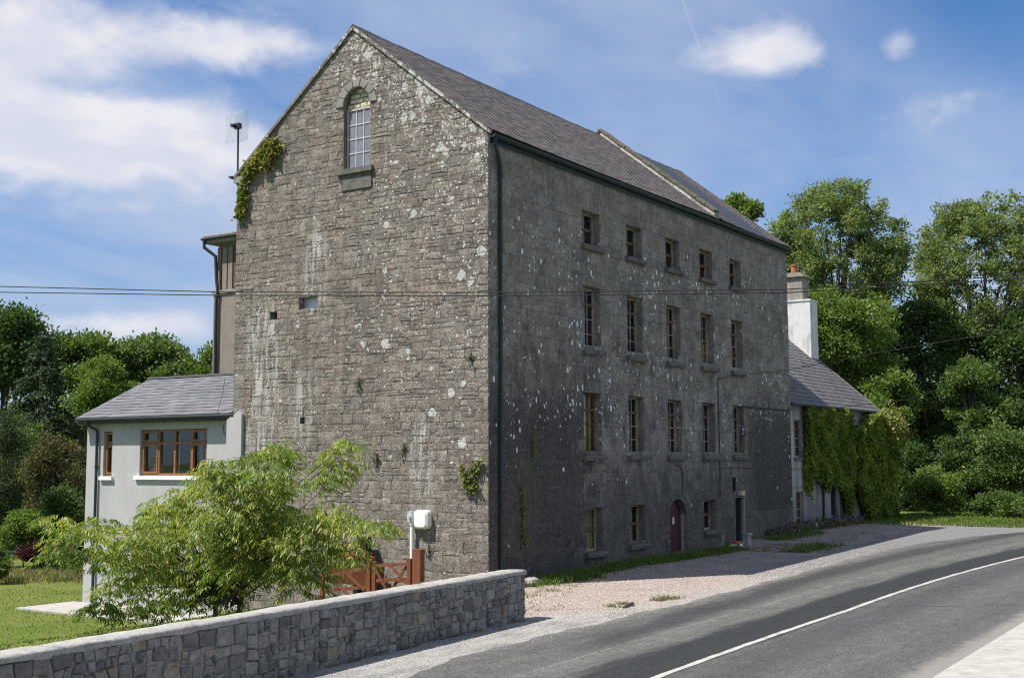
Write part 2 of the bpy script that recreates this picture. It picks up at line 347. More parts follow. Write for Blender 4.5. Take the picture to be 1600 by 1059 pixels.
def f_oldrender(n):
    p = n.pos(); f0 = n.noise(n.vm('MULTIPLY', p, (1, 1, .3)), 1.6, 6, .65); f1 = n.noise(p, 40, 4, .6)
    c = n.scale(rgb(n, (.40, .385, .35)), n.lin(f0, .3, .7, .7, 1.25)); c = n.scale(c, n.lin(f1, .3, .7, .88, 1.1))
    x, y, z = n.sep(p)
    st = n.m('MULTIPLY', n.step(n.noise(n.vm('MULTIPLY', p, (3.5, 3, .25)), 1.5, 5), .5, .64), .6)
    c = n.mix(st, c, (.12, .125, .135))
    d2 = n.m('MULTIPLY', n.step(n.m('ADD', z, n.m('MULTIPLY', f0, 2)), 3.6, 1.8), .55)
    return bsdf(n, n.mix(d2, c, (.13, .13, .14)), .93, n.bump(f1, .4, .008), .15)
M_old = mat('stained_old_render', f_oldrender)
M_tan = simple('tan_render', (.24, .21, .17), .92, .15, var=.12, sc=3, bump=.3, dirt=.2)
M_white = simple('white_paint', (.80, .80, .78), .6, .4, var=.05, sc=4, dirt=.12)
M_greyw = simple('old_white_paint', (.46, .45, .42), .8, .3, var=.15, sc=9, dirt=.3)
M_skim = simple('weathered_lime_skim', (.42, .405, .38), .95, .1, var=.3, sc=5, dirt=.6, bump=.6)
M_whch = simple('whitewash', (.62, .62, .61), .9, .2, var=.07, sc=2.5, dirt=.35, bump=.4)
M_cem = simple('cement_render', (.27, .25, .22), .93, .15, var=.2, sc=3, bump=.5, dirt=.35)
M_moss = simple('mossy_stone', (.15, .14, .10), .95, .1, var=.4, sc=9, bump=.9)
M_terra = simple('terracotta', (.42, .14, .08), .8, .25, var=.2, sc=8)
M_black = simple('dark_gutter', (.022, .026, .03), .45, .5, var=.2, sc=9)
M_green = simple('dark_green_paint', (.018, .035, .035), .5, .4, var=.2, sc=9)
M_wood = simple('varnished_wood', (.25, .115, .05), .45, .4, var=.25, sc=14)
M_gate = simple('stained_timber', (.17, .058, .028), .65, .3, var=.28, sc=9, bump=.3)
M_darkwood = simple('dark_timber', (.055, .035, .022), .8, .2, var=.3, sc=9)
M_cream = simple('weathered_cream_paint', (.36, .31, .24), .75, .25, var=.3, sc=12, dirt=.5)
M_brownp = simple('brown_paint', (.14, .075, .05), .7, .3, var=.3, sc=12)
M_maroon = simple('maroon_paint', (.055, .016, .014), .55, .4, var=.25, sc=5)
M_board = simple('maroon_board', (.10, .022, .025), .9, .1, var=.25, sc=5)
M_blind = simple('yellowed_blind', (.62, .50, .20), .9, .1, var=.25, sc=3)
M_curt_refl = simple('lilac_curtain_and_reflection', (.62, .59, .62), .9, .1, var=.15, sc=3)  # also painted-in lavender reflection at the left of the mill panes
M_brick = simple('blocking_brick', (.64, .56, .44), .93, .1, var=.3, sc=7, bump=.5)
M_galv = simple('galvanised_steel', (.55, .57, .60), .4, .5, metal=.35, var=.08, sc=9)
M_plast = simple('white_plastic', (.78, .77, .73), .4, .4, var=.03, sc=3)
M_dkmetal = simple('dark_metal', (.03, .03, .035), .5, .5, var=.2, sc=9)
M_cable = simple('black_cable', (.02, .02, .022), .6, .3, var=.1, sc=9)
M_conc = simple('pale_concrete', (.37, .35, .32), .93, .15, var=.15, sc=3, bump=.5, dirt=.15)
M_yel = simple('cream_plastic', (.50, .45, .27), .6, .4, var=.1)
M_red = simple('red_petals', (.55, .03, .02), .7, .3, var=.3)
M_purp = simple('lilac_petals', (.26, .19, .27), .8, .2, var=.3)
M_bark = simple('bark', (.085, .075, .06), .95, .1, var=.35, sc=7, bump=.8)
M_rock = simple('field_stone', (.33, .32, .29), .93, .2, var=.3, sc=5, bump=.8)
def f_glass(n):
    ge = n.node('ShaderNodeNewGeometry'); cs_ = n.m('ABSOLUTE', n.vm('DOT_PRODUCT', ge.outputs['Normal'], ge.outputs['Incoming']))
    fr_ = n.m('ADD', n.m('MULTIPLY', n.m('POWER', n.m('SUBTRACT', 1, cs_), 5), .9), .07)
    g = n.node('ShaderNodeBsdfGlossy'); g.inputs['Roughness'].default_value = .03; g.inputs['Color'].default_value = (.9, .92, .95, 1)
    n.put(g.inputs['Normal'], n.bump(n.noise(n.pos(), 1.7, 2), .25, .02))
    tr = n.node('ShaderNodeBsdfTransparent'); tr.inputs[0].default_value = (.8, .82, .8, 1)
    mx = n.node('ShaderNodeMixShader'); n.put(mx.inputs[0], fr_); n.l.new(tr.outputs[0], mx.inputs[1]); n.l.new(g.outputs[0], mx.inputs[2])
    return mx.outputs[0]
M_glass = mat('window_glass', f_glass)
def f_dustglass(n):
    b = bsdf(n, n.scale(rgb(n, (.20, .20, .235)), n.lin(n.noise(n.pos(), 5, 4), .3, .7, .8, 1.2)), .3, None, .6)
    return b
M_dust = mat('dusty_glass', f_dustglass)
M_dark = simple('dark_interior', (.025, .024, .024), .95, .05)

def leafmat(name, c0, c1, tr=.35, rough=.6, c2=None, spec=.35):
    def f(n):
        p = n.pos(); r = n.isl(); big = n.noise(p, .8, 3, .5)
        c = n.mix(r, rgb(n, c0), rgb(n, c1))
        if c2: c = n.mix(n.step(n.m('ADD', n.m('MULTIPLY', r, .35), big), .66, .84), c, rgb(n, c2))
        c = n.scale(c, n.lin(big, .3, .7, .8, 1.2))
        b = bsdf(n, c, rough, None, spec)
        tl = n.node('ShaderNodeBsdfTranslucent'); n.put(tl.inputs[0], n.mix(1, c, (1.25, 1.35, .55), 'MULTIPLY'))
        mx = n.node('ShaderNodeMixShader'); mx.inputs[0].default_value = tr; n.l.new(b, mx.inputs[1]); n.l.new(tl.outputs[0], mx.inputs[2]); return mx.outputs[0]
    return mat(name, f)
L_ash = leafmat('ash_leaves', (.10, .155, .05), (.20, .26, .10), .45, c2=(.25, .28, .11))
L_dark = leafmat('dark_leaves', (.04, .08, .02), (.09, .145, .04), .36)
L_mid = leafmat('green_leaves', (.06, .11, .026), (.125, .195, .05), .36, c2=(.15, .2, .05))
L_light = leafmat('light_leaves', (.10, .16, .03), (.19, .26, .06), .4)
L_con = leafmat('conifer_needles', (.03, .055, .022), (.075, .11, .045), .2)
L_brown = leafmat('brownish_leaves', (.09, .09, .035), (.17, .15, .07), .28)
L_purple = leafmat('purple_leaves', (.045, .012, .018), (.10, .028, .036), .25)
L_ivyb = leafmat('bright_ivy_leaves', (.12, .15, .025), (.24, .25, .06), .3, c2=(.30, .26, .09))
L_ivy = leafmat('creeper_leaves', (.09, .15, .022), (.17, .25, .04), .40, c2=(.24, .27, .05))
L_front = leafmat('drooping_leaves', (.13, .20, .035), (.26, .34, .07), .45, .5, c2=(.33, .33, .07), spec=.45)
L_grass = leafmat('grass_blades', (.08, .13, .02), (.16, .21, .045), .35)
L_straw = leafmat('dry_grass', (.14, .14, .05), (.27, .24, .11), .3)

# ground materials
def f_lawn(n):
    p = n.pos(); a = n.noise(p, .35, 4, .55); b = n.noise(p, 4, 6, .7); c0 = n.noise(n.vm('MULTIPLY', p, (22, 22, 10)), 1, 4, .7)
    c = n.mix(n.step(a, .38, .62), (.085, .135, .018), (.135, .16, .035)); c = n.mix(n.m('MULTIPLY', n.step(b, .46, .66), .75), c, (.17, .15, .06))
    c = n.scale(c, n.lin(c0, .25, .75, .55, 1.45))
    return bsdf(n, c, .95, n.bump(c0, .8, .05), .1)
M_lawn = mat('mown_grass', f_lawn)
def f_field(n):
    p = n.pos(); b = n.noise(p, 2, 6, .7); c0 = n.noise(p, 18, 4, .7)
    c = n.mix(n.step(b, .35, .65), (.06, .10, .02), (.12, .12, .05)); c = n.scale(c, n.lin(c0, .25, .75, .6, 1.4))
    return bsdf(n, c, .95, n.bump(c0, .8, .06), .1)
M_field = mat('rough_ground_cover', f_field)
def f_gravel(n):
    p = n.pos(); x, y, z = n.sep(p); v = n.vor(p, 34, out='Color'); vr = n.sep(v)[0]; a = n.noise(p, 1.1, 5, .6); d = n.vor(p, 34)
    c = n.mix(vr, (.27, .21, .178), (.51, .435, .385)); c = n.scale(c, n.lin(a, .3, .7, .84, 1.12)); c = n.scale(c, n.lin(n.noise(p, 14, 4, .8), .32, .68, .72, 1.26)); c = n.scale(c, n.lin(d, 0, .7, 1.1, .7))
    gy = n.m('MULTIPLY', n.step(n.m('ADD', y, n.m('MULTIPLY', n.m('SUBTRACT', a, .5), 2.4)), -4.3, -5.9), .75); c = n.mix(gy, c, n.scale(rgb(n, (.29, .275, .255)), n.lin(vr, 0, 1, .75, 1.25)))
    # dusty and mossy patches, more towards the house end
    mo = n.m('MULTIPLY', n.step(n.noise(p, .8, 6, .65), .52, .68), n.step(x, 7, 15)); c = n.mix(n.m('MULTIPLY', mo, .55), c, (.13, .14, .07))
    tar = n.m('MULTIPLY', n.step(n.m('ADD', y, n.m('MULTIPLY', n.m('SUBTRACT', n.noise(p, .7, 5, .6), .5), 3.0)), -3.6, -5.2), n.step(x, 3.5, 9)); c = n.mix(n.m('MULTIPLY', tar, .9), c, n.scale(rgb(n, (.17, .17, .17)), n.lin(vr, 0, 1, .7, 1.3)))
    return bsdf(n, c, .93, n.bump(n.m('SUBTRACT', 1, d), .8, .02), .2)
M_gravel = mat('pink_gravel', f_gravel)
# road frame: centre line as a polyline y = cl(x)
def f_road(n):
    p = n.pos(); x, y, z = n.sep(p)
    xx = n.m('SUBTRACT', x, 1); xp = n.m('MAXIMUM', xx, 0); yc = n.m('SUBTRACT', n.m('SUBTRACT', -9.84, n.m('MULTIPLY', n.m('MULTIPLY', xx, xx), .002)), n.m('MULTIPLY', n.m('MULTIPLY', xp, xp), .0023))   # matches CL() below
    d = n.m('SUBTRACT', y, yc)
    sp = n.sep(n.vor(p, 60, out='Color'))[0]; nz = n.noise(p, 2.2, 6, .65); st = n.noise(n.vm('MULTIPLY', p, (.22, 2.2, 1)), 1.3, 6, .6)
    dd = n.m('ADD', d, n.m('MULTIPLY', n.m('SUBTRACT', st, .5), .9))
    c = n.scale(rgb(n, (.100, .099, .094)), n.lin(sp, 0, 1, .62, 1.4)); g1 = n.noise(p, 16, 4, .75); c = n.scale(c, n.lin(nz, .3, .7, .84, 1.14)); c = n.scale(c, n.lin(st, .3, .7, .86, 1.12)); c = n.scale(c, n.lin(g1, .32, .68, .72, 1.28)); c = n.scale(c, n.m('ADD', 1, n.m('MULTIPLY', box_mask(n, dd, 1.5, 2.1, .3), .22)))
    yy2 = n.m('ADD', y, n.m('MULTIPLY', n.m('SUBTRACT', st, .5), 1.1))
    d2 = n.m('SUBTRACT', n.m('ADD', d, n.m('MULTIPLY', n.m('SUBTRACT', st, .5), 1.0)), n.m('ADD', 2.82, n.m('MULTIPLY', x, .045)))
    t1 = box_mask(n, dd, -.05, 1.2, .2); t2 = n.m('MULTIPLY', box_mask(n, d2, -.42, .42, .26), n.m('MULTIPLY', n.step(x, -9.5, -6), 1.0))
    dark = n.scale(rgb(n, (.026, .026, .028)), n.m('MULTIPLY', n.lin(sp, 0, 1, .7, 1.35), n.lin(g1, .32, .68, .65, 1.4)))
    c = n.mix(n.m('MULTIPLY', t1, n.lin(st, .3, .7, .9, 1)), c, dark); c = n.mix(n.m('MULTIPLY', t2, .66), c, dark)
    t3 = n.m('MULTIPLY', box_mask(n, dd, -1.4, -.35, .35), .38); t4 = n.m('MULTIPLY', box_mask(n, dd, -3.2, -2.5, .35), .12)
    c = n.mix(n.m('ADD', t3, t4), c, dark)
    c = n.mix(n.m('MULTIPLY', n.m('MULTIPLY', box_mask(n, n.m('ADD', d, n.m('MULTIPLY', nz, .05)), 2.0, 2.03, .02), n.step(nz, .4, .5)), .5), c, (.3, .3, .28))
    ed = n.m('MULTIPLY', n.step(n.m('ADD', y, n.m('MULTIPLY', n.m('SUBTRACT', nz, .5), .9)), -6.6, -5.8), .45)
    c = n.mix(ed, c, (.25, .24, .22))
    ed2 = n.m('MULTIPLY', n.step(n.m('ADD', y, n.m('MULTIPLY', n.m('SUBTRACT', nz, .5), .7)), -13.1, -13.55), .75)
    c = n.mix(ed2, c, (.27, .25, .225))
    return bsdf(n, c, .82, n.bump(n.m('ADD', sp, n.m('MULTIPLY', n.vor(p, 60), -1)), .55, .012), .25)
M_road = mat('asphalt', f_road)
def f_paint(n):
    p = n.pos(); a = n.noise(p, 24, 5, .7); w = n.step(a, .54, .66)
    w = n.m('MAXIMUM', w, n.m('MULTIPLY', n.step(n.noise(p, 3.1, 5, .7), .52, .6), n.step(n.noise(p, 40, 3, .7), .45, .55)))
    c = n.mix(n.m('MULTIPLY', w, .75), (.44, .43, .39), (.11, .11, .11))
    return bsdf(n, n.scale(c, n.lin(n.noise(p, 2, 3), .3, .7, .85, 1.1)), .7, n.bump(a, .3, .005), .3)
M_paint = mat('road_paint', f_paint)
def f_verge(n):
    p = n.pos(); a = n.noise(p, 1.3, 6, .65); b = n.sep(n.vor(p, 45, out='Color'))[0]; st = n.noise(n.vm('MULTIPLY', p, (.35, 1.2, 1)), 1.5, 6, .6)
    c = n.scale(rgb(n, (.31, .295, .27)), n.lin(b, 0, 1, .78, 1.2)); c = n.mix(n.step(st, .46, .62), c, n.scale(rgb(n, (.21, .205, .195)), n.lin(b, 0, 1, .7, 1.3)))
    c = n.scale(c, n.lin(a, .3, .7, .85, 1.12))
    return bsdf(n, c, .94, n.bump(n.m('ADD', a, b), .6, .015), .15)
M_verge = mat('dusty_gravel_verge', f_verge)
# ------------------------------------------------------------------ ground
def CL(x): u = np.asarray(x, float)-1; return -9.84-.002*u*u-.0023*np.maximum(u, 0)**2
def edR(x): return float(np.interp(x, [-60, -7.8, -2.1, 1, 8, 16, 70], [-20, -13.76, -13.66, -13.6, -13.8, -14.8, -27]))
def sheet(name, xs, y0, y1, ny, off, m, kind='structure', parent=None):
    """strip surface following the ground between curves y0(x) and y1(x)"""
    xs = np.asarray(xs, float); V = []
    for x in xs:
        a, b = y0(x), y1(x)
        for j in range(ny+1):
            y = a+(b-a)*j/ny; V.append((x, y, float(G(x, y))+off))
    F = np.array([(i*(ny+1)+j, (i+1)*(ny+1)+j, (i+1)*(ny+1)+j+1, i*(ny+1)+j+1) for i in range(len(xs)-1) for j in range(ny)])
    return mesh_obj(name, V, F, m, parent, kind=kind)
# big ground, with non-uniform lines reaching the horizon
gx = np.concatenate([[-900, -400, -150, -80], np.arange(-50, 100.1, 1.0), [120, 160, 300, 900]]); gy = np.concatenate([[-900, -400, -150, -80], np.arange(-50, 80.1, 1.0), [100, 160, 400, 900]])
XX, YY = np.meshgrid(gx, gy, indexing='ij'); ZZ = G(XX, YY)-.03; ny_ = len(gy)
V = np.stack([XX, YY, ZZ], -1).reshape(-1, 3); I = np.arange(len(gx)-1)[:, None]*ny_+np.arange(ny_-1)[None, :]; I = I.ravel()
mesh_obj('ground', V, np.stack([I, I+ny_, I+ny_+1, I+1], -1), M_field, kind='structure', smooth=True)
hs = lambda a, b, st=.5: np.arange(a, b+1e-6, st)
sheet('lawn', hs(-40, 12), lambda x: -4.6 if x < -5.5 else .6, lambda x: 46, 60, .0, M_lawn)
sheet('far_lawn', hs(30, 60), lambda x: -9.0 - (x-30)*.35, lambda x: 3.0, 14, .0, M_lawn)
def edL(x): return float(np.interp(x, [-60, -20, -12.2, -9.0, -6.9, -3, 6, 13.5, 18.6, 23, 27, 34, 60], [-14, -7.9, -6.7, -6.15, -6.15, -6.06, -6.1, -5.96, -6.25, -7.2, -8.5, -11.5, -21]))
sheet('gravel_forecourt', hs(-5.5, 33), lambda x: edL(x)-.5, lambda x: .45 if x < 36 else .45, 14, .006, M_gravel)
sheet('verge', hs(-40, -1.5), lambda x: min(edL(x), CL(x)+3.4)-.8, lambda x: -4.2 if x < -5 else -4.2-(x+5)*.55, 12, .012, M_verge)
def ragged(x, a): return a*(math.sin(x*1.7)*.5+math.sin(x*4.3+1)*.3+math.sin(x*9.1)*.2)
road = sheet('road', hs(-60, 70, .25), lambda x: edR(x)-.15, lambda x: edL(x)+ragged(x, .13), 26, .020, M_road)
sheet('centre_line', hs(-60, 70, .25), lambda x: float(CL(x))-.065+ragged(x*2.3, .012), lambda x: float(CL(x))+.065+ragged(x*2+2, .012), 1, .026, M_paint)
# footpath on the near side with its low kerb
fp = MB(); xs = hs(-40, 40, .5)
prof = lambda x: [(edR(x), .0), (edR(x)-.01, .05), (edR(x)-.12, .06), (edR(x)-2.3, .08), (edR(x)-2.3, -.1)]
P = [[(x, y, float(G(x, y))+z) for y, z in prof(x)] for x in xs]; k = 5
fp.v = [q for r_ in P for q in r_]; fp.f = [(i*k+j, (i+1)*k+j, (i+1)*k+j+1, i*k+j+1) for i in range(len(xs)-1) for j in range(k-1)]; fp.mi = [0]*len(fp.f)
fp.obj('footpath', M_conc, kind='structure')

# ------------------------------------------------------------------ masonry
def clip(poly, a, b, c):  # keep a*s+b*t<=c
    out = []
    for i in range(len(poly)):
        p, q = poly[i], poly[(i+1) % len(poly)]; dp = a*p[0]+b*p[1]-c; dq = a*q[0]+b*q[1]-c
        if dp <= 0: out.append(p)
        if dp*dq < 0: t_ = dp/(dp-dq); out.append((p[0]+(q[0]-p[0])*t_, p[1]+(q[1]-p[1])*t_))
    return out
def area(p): return abs(sum(p[i][0]*p[(i+1) % len(p)][1]-p[(i+1) % len(p)][0]*p[i][1] for i in range(len(p))))/2
def stone_geo(poly, Pf, h, rough, bev, gap, R):
    """poly (s,t) -> verts, faces of a stone standing h proud of the wall plane"""
    n_ = len(poly); cx = sum(p[0] for p in poly)/n_; cy = sum(p[1] for p in poly)/n_
    ring = []
    for i in range(n_):
        p, q = poly[i], poly[(i+1) % n_]; ring.append(p)
        if rough and math.hypot(q[0]-p[0], q[1]-p[1]) > .13: ring.append(((p[0]+q[0])/2+R.uniform(-1, 1)*rough*.5, (p[1]+q[1])/2+R.uniform(-1, 1)*rough*.5))
    def inset(g):
        o = []
        for p in ring:
            dx, dy = p[0]-cx, p[1]-cy; 
            fx = max(0, 1-g/max(abs(dx), 1e-3)) if abs(dx) > g*.5 else 1; fy = max(0, 1-g/max(abs(dy), 1e-3)) if abs(dy) > g*.5 else 1
            o.append((cx+dx*fx, cy+dy*fy))
        return o
    a = inset(gap*.5); b = inset(gap*.5+bev*.25); c = inset(gap*.5+bev)
    V = [Pf(s_, t_, -.02) for s_, t_ in a]+[Pf(s_, t_, h*.7) for s_, t_ in b]+[Pf(s_, t_, h*(1+R.uniform(-1, 1)*(.35 if rough else .04))) for s_, t_ in c]
    m_ = len(ring); F = []
    for L in (0, 1):
        for i in range(m_): j = (i+1) % m_; F.append((L*m_+i, L*m_+j, (L+1)*m_+j, (L+1)*m_+i))
    if rough:
        V.append(Pf(cx+R.uniform(-.03, .03), cy+R.uniform(-.02, .02), h*(1.15+R.uniform(-.3, .35)))); k_ = len(V)-1
        for i in range(m_): F.append((2*m_+i, 2*m_+(i+1) % m_, k_))
    else: F.append(tuple(2*m_+i for i in range(m_)))
    return V, F
def lay(polys, Pf, parent, name, m, h, rough, bev, gap, seed=1, nmax=300, stuff=None, hvar=.3, key=None):
    """build stones: the nmax largest as parts, the rest joined as one stuff part"""
    R = random.Random(seed); polys = [p for p in polys if len(p) > 2 and area(p) > .004]
    order = sorted(range(len(polys)), key=lambda i: -(key(polys[i]) if key else area(polys[i]))); big = set(order[:nmax]); rest = MB()
    for i, p in enumerate(polys):
        V, F = stone_geo(p, Pf, h*(1+R.uniform(-hvar, hvar)), rough, bev, gap, R)
        if i in big: mesh_obj(name, V, F, m, parent)
        else: rest.add(V, F)
    if rest.v: rest.obj(stuff or name+'_infill', m, parent, kind='stuff')
def rows(levels, th, R, var=.15):
    out = []
    for a, b in zip(levels[:-1], levels[1:]):
        k = max(1, round((b-a)/th)); cuts = [a+(b-a)*i/k for i in range(k+1)]
        for i in range(1, k): cuts[i] += R.uniform(-1, 1)*var*(b-a)/k
        out += list(zip(cuts[:-1], cuts[1:]))
    return out
def segs(a, b, t0, t1, holes):
    """parts of [a,b] not covered by holes whose t-range contains the row middle"""
    tm = (t0+t1)/2; cur = [(a, b)]
    for h in holes:
        if h[2] < tm < h[3]:
            nx = []
            for s0, s1 in cur:
                if h[1] <= s0 or h[0] >= s1: nx.append((s0, s1))
                else:
                    if h[0] > s0: nx.append((s0, h[0]))
                    if h[1] < s1: nx.append((h[1], s1))
            cur = nx
    return [c for c in cur if c[1]-c[0] > .03]
def split(a, b, wmin, wmax, R):
    out = []; s_ = a
    while b-s_ > wmax*1.15:
        w = R.uniform(wmin, wmax); w = min(w, b-s_-wmin*.8); out.append((s_, s_+w)); s_ += w
    out.append((s_, b)); return out
def wall_face(holes, s0, s1, t0, t1, Pf, mb, depth, tops=None):
    """flat backing face with openings and their reveals; hole=(s0,s1,t0,t1)"""
    sx = sorted({s0, s1, *[h[0] for h in holes], *[h[1] for h in holes]}); tx = sorted({t0, t1, *[h[2] for h in holes], *[h[3] for h in holes]})
    for a, b in zip(sx[:-1], sx[1:]):
        for c, d in zip(tx[:-1], tx[1:]):
            if any(h[0]-1e-6 < (a+b)/2 < h[1] and h[2] < (c+d)/2 < h[3] for h in holes): continue
            mb.add([Pf(a, c, 0), Pf(b, c, 0), Pf(b, d, 0), Pf(a, d, 0)], [(0, 1, 2, 3)])
    for h in holes:
        a, b, c, d = h[:4]
        for q in (((a, c), (a, d)), ((b, c), (b, d)), ((a, c), (b, c)), ((a, d), (b, d))):
            (x0, y0), (x1, y1) = q; mb.add([Pf(x0, y0, 0), Pf(x1, y1, 0), Pf(x1, y1, -depth), Pf(x0, y0, -depth)], [(0, 1, 2, 3)])

# --- the mill ------------------------------------------------------
LEN, DEP, EAVE, RIDGE, MIDY = 22.85, 9.86, 12.62, 16.56, 4.98
mill = thing('stone_mill', (0, 0, 0), 'tall four storey grey stone mill with slate roof and rubble gable, beside the road', 'mill')
PL = lambda s_, t_, d: (s_, -d, t_)       # long wall, faces -Y
PG = lambda s_, t_, d: (-d, s_, t_)       # gable, faces -X, s is Y
WX = [5.20, 8.12, 11.04, 13.90, 16.67]; WW = 1.12
ROWT = {1: (10.18, 11.27), 2: (6.86, 8.865), 3: (3.58, 5.52), 4: (.78, 1.944)}
holes = []
for r_ in (1, 2, 3): holes += [(x_, x_+WW, *ROWT[r_]) for x_ in WX]
holes += [(WX[0]+.08, WX[0]+1.14, .60, 1.944), (WX[1]+.02, WX[1]+1.08, .68, 1.944), (WX[3], WX[3]+WW-.06, .84, 1.944)]
ARCH = (11.02, 12.36, -.3, 1.47)           # arched doorway: jambs to springing
DOOR2 = (16.77, 17.66, .05, 2.02)
holes += [(ARCH[0], ARCH[1], ARCH[2], 2.06), DOOR2]
mb = MB(); wall_face(holes, 0, LEN, -1.7, EAVE+.02, PL, mb, .34)
# arch spandrels of the doorway
def arch_pts(a, b, sp, top, k=12):
    c = (a+b)/2; r0 = (b-a)/2; return [(c+r0*math.cos(math.pi*(1-i/k)), sp+(top-sp)*math.sin(math.pi*(1-i/k))) for i in range(k+1)]
ap = arch_pts(ARCH[0], ARCH[1], ARCH[3], 2.05)
for i in range(len(ap)-1):
    (x0, z0), (x1, z1) = ap[i], ap[i+1]
    mb.add([PL(x0, z0, 0), PL(x1, z1, 0), PL(x1, 2.06, 0), PL(x0, 2.06, 0)], [(0, 1, 2, 3)]); mb.add([PL(x0, z0, 0), PL(x1, z1, 0), PL(x1, z1, -.34), PL(x0, z0, -.34)], [(0, 1, 2, 3)])
mb.obj('side_wall', M_ashm, mill)
# ashlar courses
R = random.Random(3); lev = [-1.2, -.3, .25, .72, 1.944, 2.06, 3.45, 3.58, 5.52, 6.72, 6.86, 8.865, 10.04, 10.18, 11.27, 12.56]
lev = [-1.2, -.35, .2, .78, 1.944, 3.36, 5.52, 6.66, 8.865, 10.0, 11.27, 12.56]
polys = []; hx = [(h[0]-.0, h[1]+.0, h[2]-.02, h[3]) for h in holes]
hx[-2] = (ARCH[0]-.36, ARCH[1]+.36, -.4, 2.36)
for a, b in rows(lev, .345, R, .06):
    for s0, s1 in segs(0.0, LEN, a, b, hx):
        for p0, p1 in split(s0, s1, .38, .86, R):
            j = lambda: R.uniform(-.006, .006)
            polys.append([(p0+j(), a+j()), (p1+j(), a+j()), (p1+j(), b+j()), (p0+j(), b+j())])
lay(polys, PL, mill, 'ashlar_block', M_ash, .010, 0, .012, .012, seed=5, stuff='small_ashlar_blocks', hvar=.6, key=lambda p: area(p)/((p[0][0]+30)**2))
# quoined doorway surround
R = random.Random(9)
for side in (0, 1):
    t_ = -.3; i = 0
    while t_ < 1.45:
        hh = .30; w = .36 if i % 2 else .30
        s0, s1 = (ARCH[0]-w, ARCH[0]) if side == 0 else (ARCH[1], ARCH[1]+w)
        V, F = stone_geo([(s0, t_), (s1, t_), (s1, min(t_+hh, 1.5)), (s0, min(t_+hh, 1.5))], PL, .03 if i % 2 else .045, 0, .02, .02, R); mesh_obj('quoin', V, F, M_ash, mill); t_ += hh; i += 1
for i in range(7):
    a0 = math.pi*(1-i/7); a1 = math.pi*(1-(i+1)/7); c = (ARCH[0]+ARCH[1])/2
    q = lambda a_, r_, e: (c+(.67+r_)*math.cos(a_), 1.47+(.58+e)*math.sin(a_))
    V, F = stone_geo([q(a0, 0, 0), q(a1, 0, 0), q(a1, .33, .32), q(a0, .33, .32)], PL, .03, 0, .015, .012, R); mesh_obj('voussoir', V, F, M_ash, mill)

# --- gable ----------------------------------------------------------
GW = (3.93, 5.30, 12.22, 14.28)   # arched window rect part (s0,s1,t0,spring) ; glass 4.3..5.27
GW = (4.30, 5.34, 12.20, 14.14)
gh = [(GW[0], GW[1], GW[2], 14.78), (8.0, 8.32, 7.82, 8.08), (6.32, 7.08, 8.06, 8.42), (6.78, 6.98, 4.55, 4.75)]
slR = (RIDGE-EAVE)/MIDY; slL = (RIDGE-EAVE)/(DEP-MIDY)
mb = MB(); wall_face(gh, 0, DEP, -1.7, EAVE, PG, mb, .34)
mb.v = []; mb.f = []; mb.mi = []
sx = sorted({0, DEP, MIDY, *[h[0] for h in gh], *[h[1] for h in gh]})
def roofz(s_): return EAVE+slR*s_ if s_ < MIDY else EAVE+slL*(DEP-s_)
for a, b in zip(sx[:-1], sx[1:]):
    tx = sorted({-1.7, *[q for h in gh for q in h[2:4]]}); m_ = (a+b)/2
    hs_ = sorted([h for h in gh if h[0]-1e-6 < m_ < h[1]], key=lambda h: h[2]); t_ = -1.7
    for h in hs_: mb.add([PG(a, t_, 0), PG(b, t_, 0), PG(b, h[2], 0), PG(a, h[2], 0)], [(0, 1, 2, 3)]); t_ = h[3]
    mb.add([PG(a, t_, 0), PG(b, t_, 0), PG(b, roofz(b), 0), PG(a, roofz(a), 0)], [(0, 1, 2, 3)])
for h in gh:
    a, b, c, d = h; 
    for (x0, y0), (x1, y1) in (((a, c), (a, d)), ((b, c), (b, d)), ((a, c), (b, c)), ((a, d), (b, d))): mb.add([PG(x0, y0, 0), PG(x1, y1, 0), PG(x1, y1, -.34), PG(x0, y0, -.34)], [(0, 1, 2, 3)])
gp = arch_pts(GW[0], GW[1], GW[3], 14.70)
for i in range(len(gp)-1):
    (x0, z0), (x1, z1) = gp[i], gp[i+1]
    mb.add([PG(x0, z0, 0), PG(x1, z1, 0), PG(x1, 14.78, 0), PG(x0, 14.78, 0)], [(0, 1, 2, 3)]); mb.add([PG(x0, z0, 0), PG(x1, z1, 0), PG(x1, z1, -.34), PG(x0, z0, -.34)], [(0, 1, 2, 3)])
mb.obj('gable_wall', M_gabm, mill)
R = random.Random(21); polys = []; quo = []
lev = [-1.7, .0, 2.0, 4.55, 4.75, 7.82, 8.08, 8.42, 10.2, 11.85, 12.05, 14.2, 16.7]
tt = rows([-1.7, .0, 1.2], .27, R, .25)+rows([1.2, 2.6, 4.5, 4.8], .21, R, .25)+rows([4.8, 7.82, 8.08, 8.42, 10.2, 11.85, 12.05, 14.2, 16.6], .172, R, .28)
ghx = [(GW[0]-.02, GW[1]+.02, 12.05, 14.75)]+[(h[0], h[1], h[2]-.01, h[3]+.01) for h in gh[1:]]; qt = 0; qi = 0
cxw = (GW[0]+GW[1])/2
